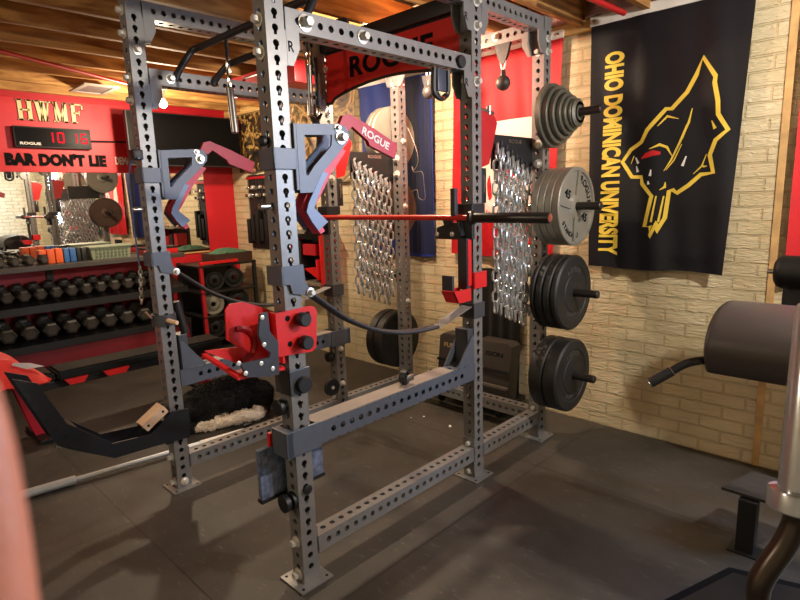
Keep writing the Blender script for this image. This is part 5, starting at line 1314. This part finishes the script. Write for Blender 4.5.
body = bpy.data.objects.new('body', me); C.objects.link(body); body.parent = dog; WL[body.name] = lo.copy()
for k, mm in ((0, FUR), (1, FURW)):
    m2 = bpy.data.meshes.new('coat'); strands[k].to_mesh(m2); strands[k].free(); m2.materials.append(mm)
    o = bpy.data.objects.new('coat', m2); C.objects.link(o); o.parent = dog; WL[o.name] = lo.copy(); o['kind'] = 'stuff'
    o['label'] = 'black fur' if k == 0 else 'white fur'
EYE = mat('dark_eye', (18, 12, 8), .1)
for sx in (-1, 1):
    MB().lathe([(-.011*math.cos(a), .011*math.sin(a)) for a in [PI*i/8 for i in range(9)]], (-1.90+.045*sx, .345-.01*sx, .165), (0, 0, 1), 12, False).build('eye', EYE, dog)
MB().lathe([(-.014*math.cos(a), .017*math.sin(a)) for a in [PI*i/8 for i in range(9)]], (-1.815, .355, .078), (1, 0, 0), 14, False).build('nose', EYE, dog)

# ================================================================== FINGER OVER THE LENS
SKIN = mat('pink_skin', (172, 108, 84), .5, 0, .06, 60, .1, 600)
fr, fu, ff = CAM_ROT @ V((1, 0, 0)), CAM_ROT @ V((0, 1, 0)), CAM_ROT @ V((0, 0, -1))
def hp(px, py, d): return CAM_LOC+ff*d+fr*((px-400)*d/CAM_F)+fu*((300-py)*d/CAM_F)
h0 = hp(-38, 405, .08)
def rel(a, b_, c): return h0+fr*a+fu*b_+ff*c                        # metres to the right, up and away from the fingertip
def seg(*ps): return [(*rel(*p[:3]), p[3]) for p in ps]
hand = thing('hand', 'blurred pink fingertip of a hand close to the lens at the left edge', 'hand', tuple(rel(-.02, -.09, .0)))
me = fuse([
    seg((0, .003, 0, .0050), (0, -.006, 0, .0072), (.0005, -.022, .001, .0084), (.001, -.046, .003, .0090), (0, -.078, .008, .0102)),                        # index finger
    seg((0, -.078, .008, .0115), (-.004, -.11, .014, .015), (-.010, -.15, .018, .017)),
    seg((-.020, -.082, .012, .0115), (-.022, -.12, .016, .015), (-.022, -.155, .018, .017)),
    seg((-.039, -.086, .012, .0110), (-.036, -.12, .016, .014), (-.032, -.155, .018, .017)),
    seg((-.056, -.094, .010, .0100), (-.050, -.13, .014, .0135), (-.040, -.158, .016, .016)),
    seg((-.020, -.082, .012, .0100), (-.021, -.050, -.004, .0092), (-.021, -.052, -.028, .0085), (-.021, -.074, -.034, .0078)),       # curled fingers
    seg((-.040, -.086, .012, .0098), (-.041, -.056, -.006, .0090), (-.041, -.060, -.029, .0082), (-.041, -.080, -.033, .0075)),
    seg((-.057, -.094, .010, .0088), (-.059, -.068, -.006, .0080), (-.059, -.073, -.026, .0073), (-.058, -.090, -.030, .0067)),
    seg((-.006, -.140, .012, .0145), (.014, -.118, -.004, .0120), (.020, -.092, -.016, .0100), (.018, -.070, -.024, .0085)),           # thumb
    seg((-.026, -.150, .018, .020), (-.026, -.19, .020, .022), (-.028, -.22, .022, .024), (-.034, -.30, .028, .032), (-.040, -.36, .034, .036)),  # wrist
], .0022, 8)
hl_ = WL['hand']
for v in me.vertices: v.co -= hl_
for p in me.polygons: p.use_smooth = True
me.materials.clear(); me.materials.append(SKIN)
o = bpy.data.objects.new('skin', me); C.objects.link(o); o.parent = hand; WL[o.name] = hl_.copy()

# ================================================================== SMALL PIECES BELONG TO THEIR PART
NEST = {'end_face': 'head', 'end_cap': 'sleeve', 'digit': 'screen', 'grommet': 'sleeve', 'emblem_outline': 'cloth', 'emblem_stroke': 'cloth', 'emblem_tongue': 'cloth', 'emblem_tooth': 'cloth',
        'white_field': 'cloth', 'crest': 'cloth', 'wreath': 'cloth', 'navy_panel': 'cloth', 'rib': 'disc', 'weight_number': 'disc', 'grip_cap': 'handle', 'grip_ring': 'handle', 'handle_grip': 'handle',
        'weave_slot': 'body', 'guard_screw': 'side_guard', 'slot': 'mounting_plate', 'leg_hole': 'front_leg', 'rail_hole': 'rail', 'block_screw': 'wood_block', 'pivot_bolt': 'side_plate', 'stop_bolt': 'side_plate',
        'roller_bolt': 'cup_arm', 'pin_bolt': 'bracket', 'sleeve_cap': 'sleeve', 'collar_disc': 'sleeve', 'seam_band': 'shell', 'letter_outline': 'letter', 'throat_liner': 'far_plate', 'red_bracket': 'spine_beam', 'inner_mat': 'base', 'white_panel': 'cloth', 'roller_axle': 'foot_roller'}
LET = {'weight_plate': 'disc', 'university_flag': 'cloth', 'monolift': 'handle', 'folded_case': 'shell', 'sign_board': 'board', 'interval_timer': 'case', 'chain_holder': 'plate', 'angled_seat_arm': 'rail', 'power_rack': 'name_plate'}
base_ = lambda o: o.name.split('.')[0]
for r in [o for o in C.objects if o.parent is None and o.children]:
    byn = {}
    for c in sorted(r.children, key=lambda q: q.name): byn.setdefault(base_(c), c)
    for c in list(r.children):
        b_ = base_(c); tgt = NEST.get(b_)
        if b_ == 'lettering': tgt = LET.get(base_(r))
        if base_(r) == 'power_rack' and b_ != 'lettering': continue
        if base_(r) == 'wall_mirror' or tgt is None or tgt not in byn or byn[tgt] is c: continue
        if byn[tgt].location.length > 1e-6 and byn[tgt].type != 'MESH': continue
        c.parent = byn[tgt]

# ================================================================== LIGHT AND CAMERA
def bulb(loc, power, col, label):
    t = thing('ceiling_bulb', label, 'light bulb', loc)
    x, y, z = loc
    h_ = 2.5645-z
    MB().lathe([(0, .055), (-.012, .055), (-.03, .024), (-h_+.030, .022)], (x, y, z+h_), (0, 0, 1), 20).build('lamp_holder', WHITE, t)
    g = mat('bulb_glass', (255, 235, 200), .3, emit=(255, 222, 170), estr=18)
    o = MB().lathe([(.035, 0), (.033, .013), (.026, .015), (.01, .029), (-.008, .036), (-.026, .031), (-.038, .015), (-.042, 0)], (x, y, z), (0, 0, 1), 18, False).build('bulb', g, t)
    l = bpy.data.lights.new('bulb_light', 'POINT'); l.energy = power; l.color = col; l.shadow_soft_size = .05
    lo = bpy.data.objects.new('bulb_light', l); C.objects.link(lo); lo.location = (x, y, z-.10); return t
WARM = (1.0, .80, .56)
bulb((-3.203, 1.045, 2.43), 85, WARM, 'glowing bare bulb near the ceiling between left upright and black screen')
bulb((-.85, 1.38, 2.50), 85, WARM, 'bare bulb under the joists over the left rear of the rack')
bulb((2.3, 1.25, 2.50), 160, (1.0, .94, .85), 'bare bulb under the joists to the right of the rack')
bulb((-.6, -2.6, 2.50), 55, (1.0, .86, .68), 'added fill bulb under the joists, unseen behind the camera')  # fill bulb added out of view to lift the front of the room
l = bpy.data.lights.new('added_window_light', 'AREA'); l.shape = 'RECTANGLE'; l.size = .7; l.size_y = .95; l.energy = 85; l.color = (.50, .70, 1.0)  # cool lamp of the added window, there to tint the uprights
lo = bpy.data.objects.new('added_window_light', l); C.objects.link(lo); lo.location = ((WX0+WX1)/2, YB-.07, 1.75); lo.rotation_euler = Euler((-PI/2, 0, 0))

wd = bpy.data.worlds.new('world'); wd.use_nodes = True; bpy.context.scene.world = wd
wd.node_tree.nodes['Background'].inputs[0].default_value = (.9, .95, 1, 1); wd.node_tree.nodes['Background'].inputs[1].default_value = .3
cam = bpy.data.cameras.new('camera'); co = bpy.data.objects.new('camera', cam); C.objects.link(co)
co.matrix_world = Matrix.Translation(CAM_LOC) @ CAM_ROT.to_4x4()
cam.sensor_width = 36; cam.lens = CAM_F*36/800; cam.clip_start = .02
cam.dof.use_dof = True; cam.dof.focus_distance = 2.7; cam.dof.aperture_fstop = 12
sc = bpy.context.scene; sc.camera = co
sc.view_settings.view_transform = 'Standard'; sc.view_settings.look = 'None'; sc.view_settings.gamma = 1; sc.view_settings.exposure = 0.22
sc.cycles.max_bounces = 8; sc.cycles.use_denoising = True
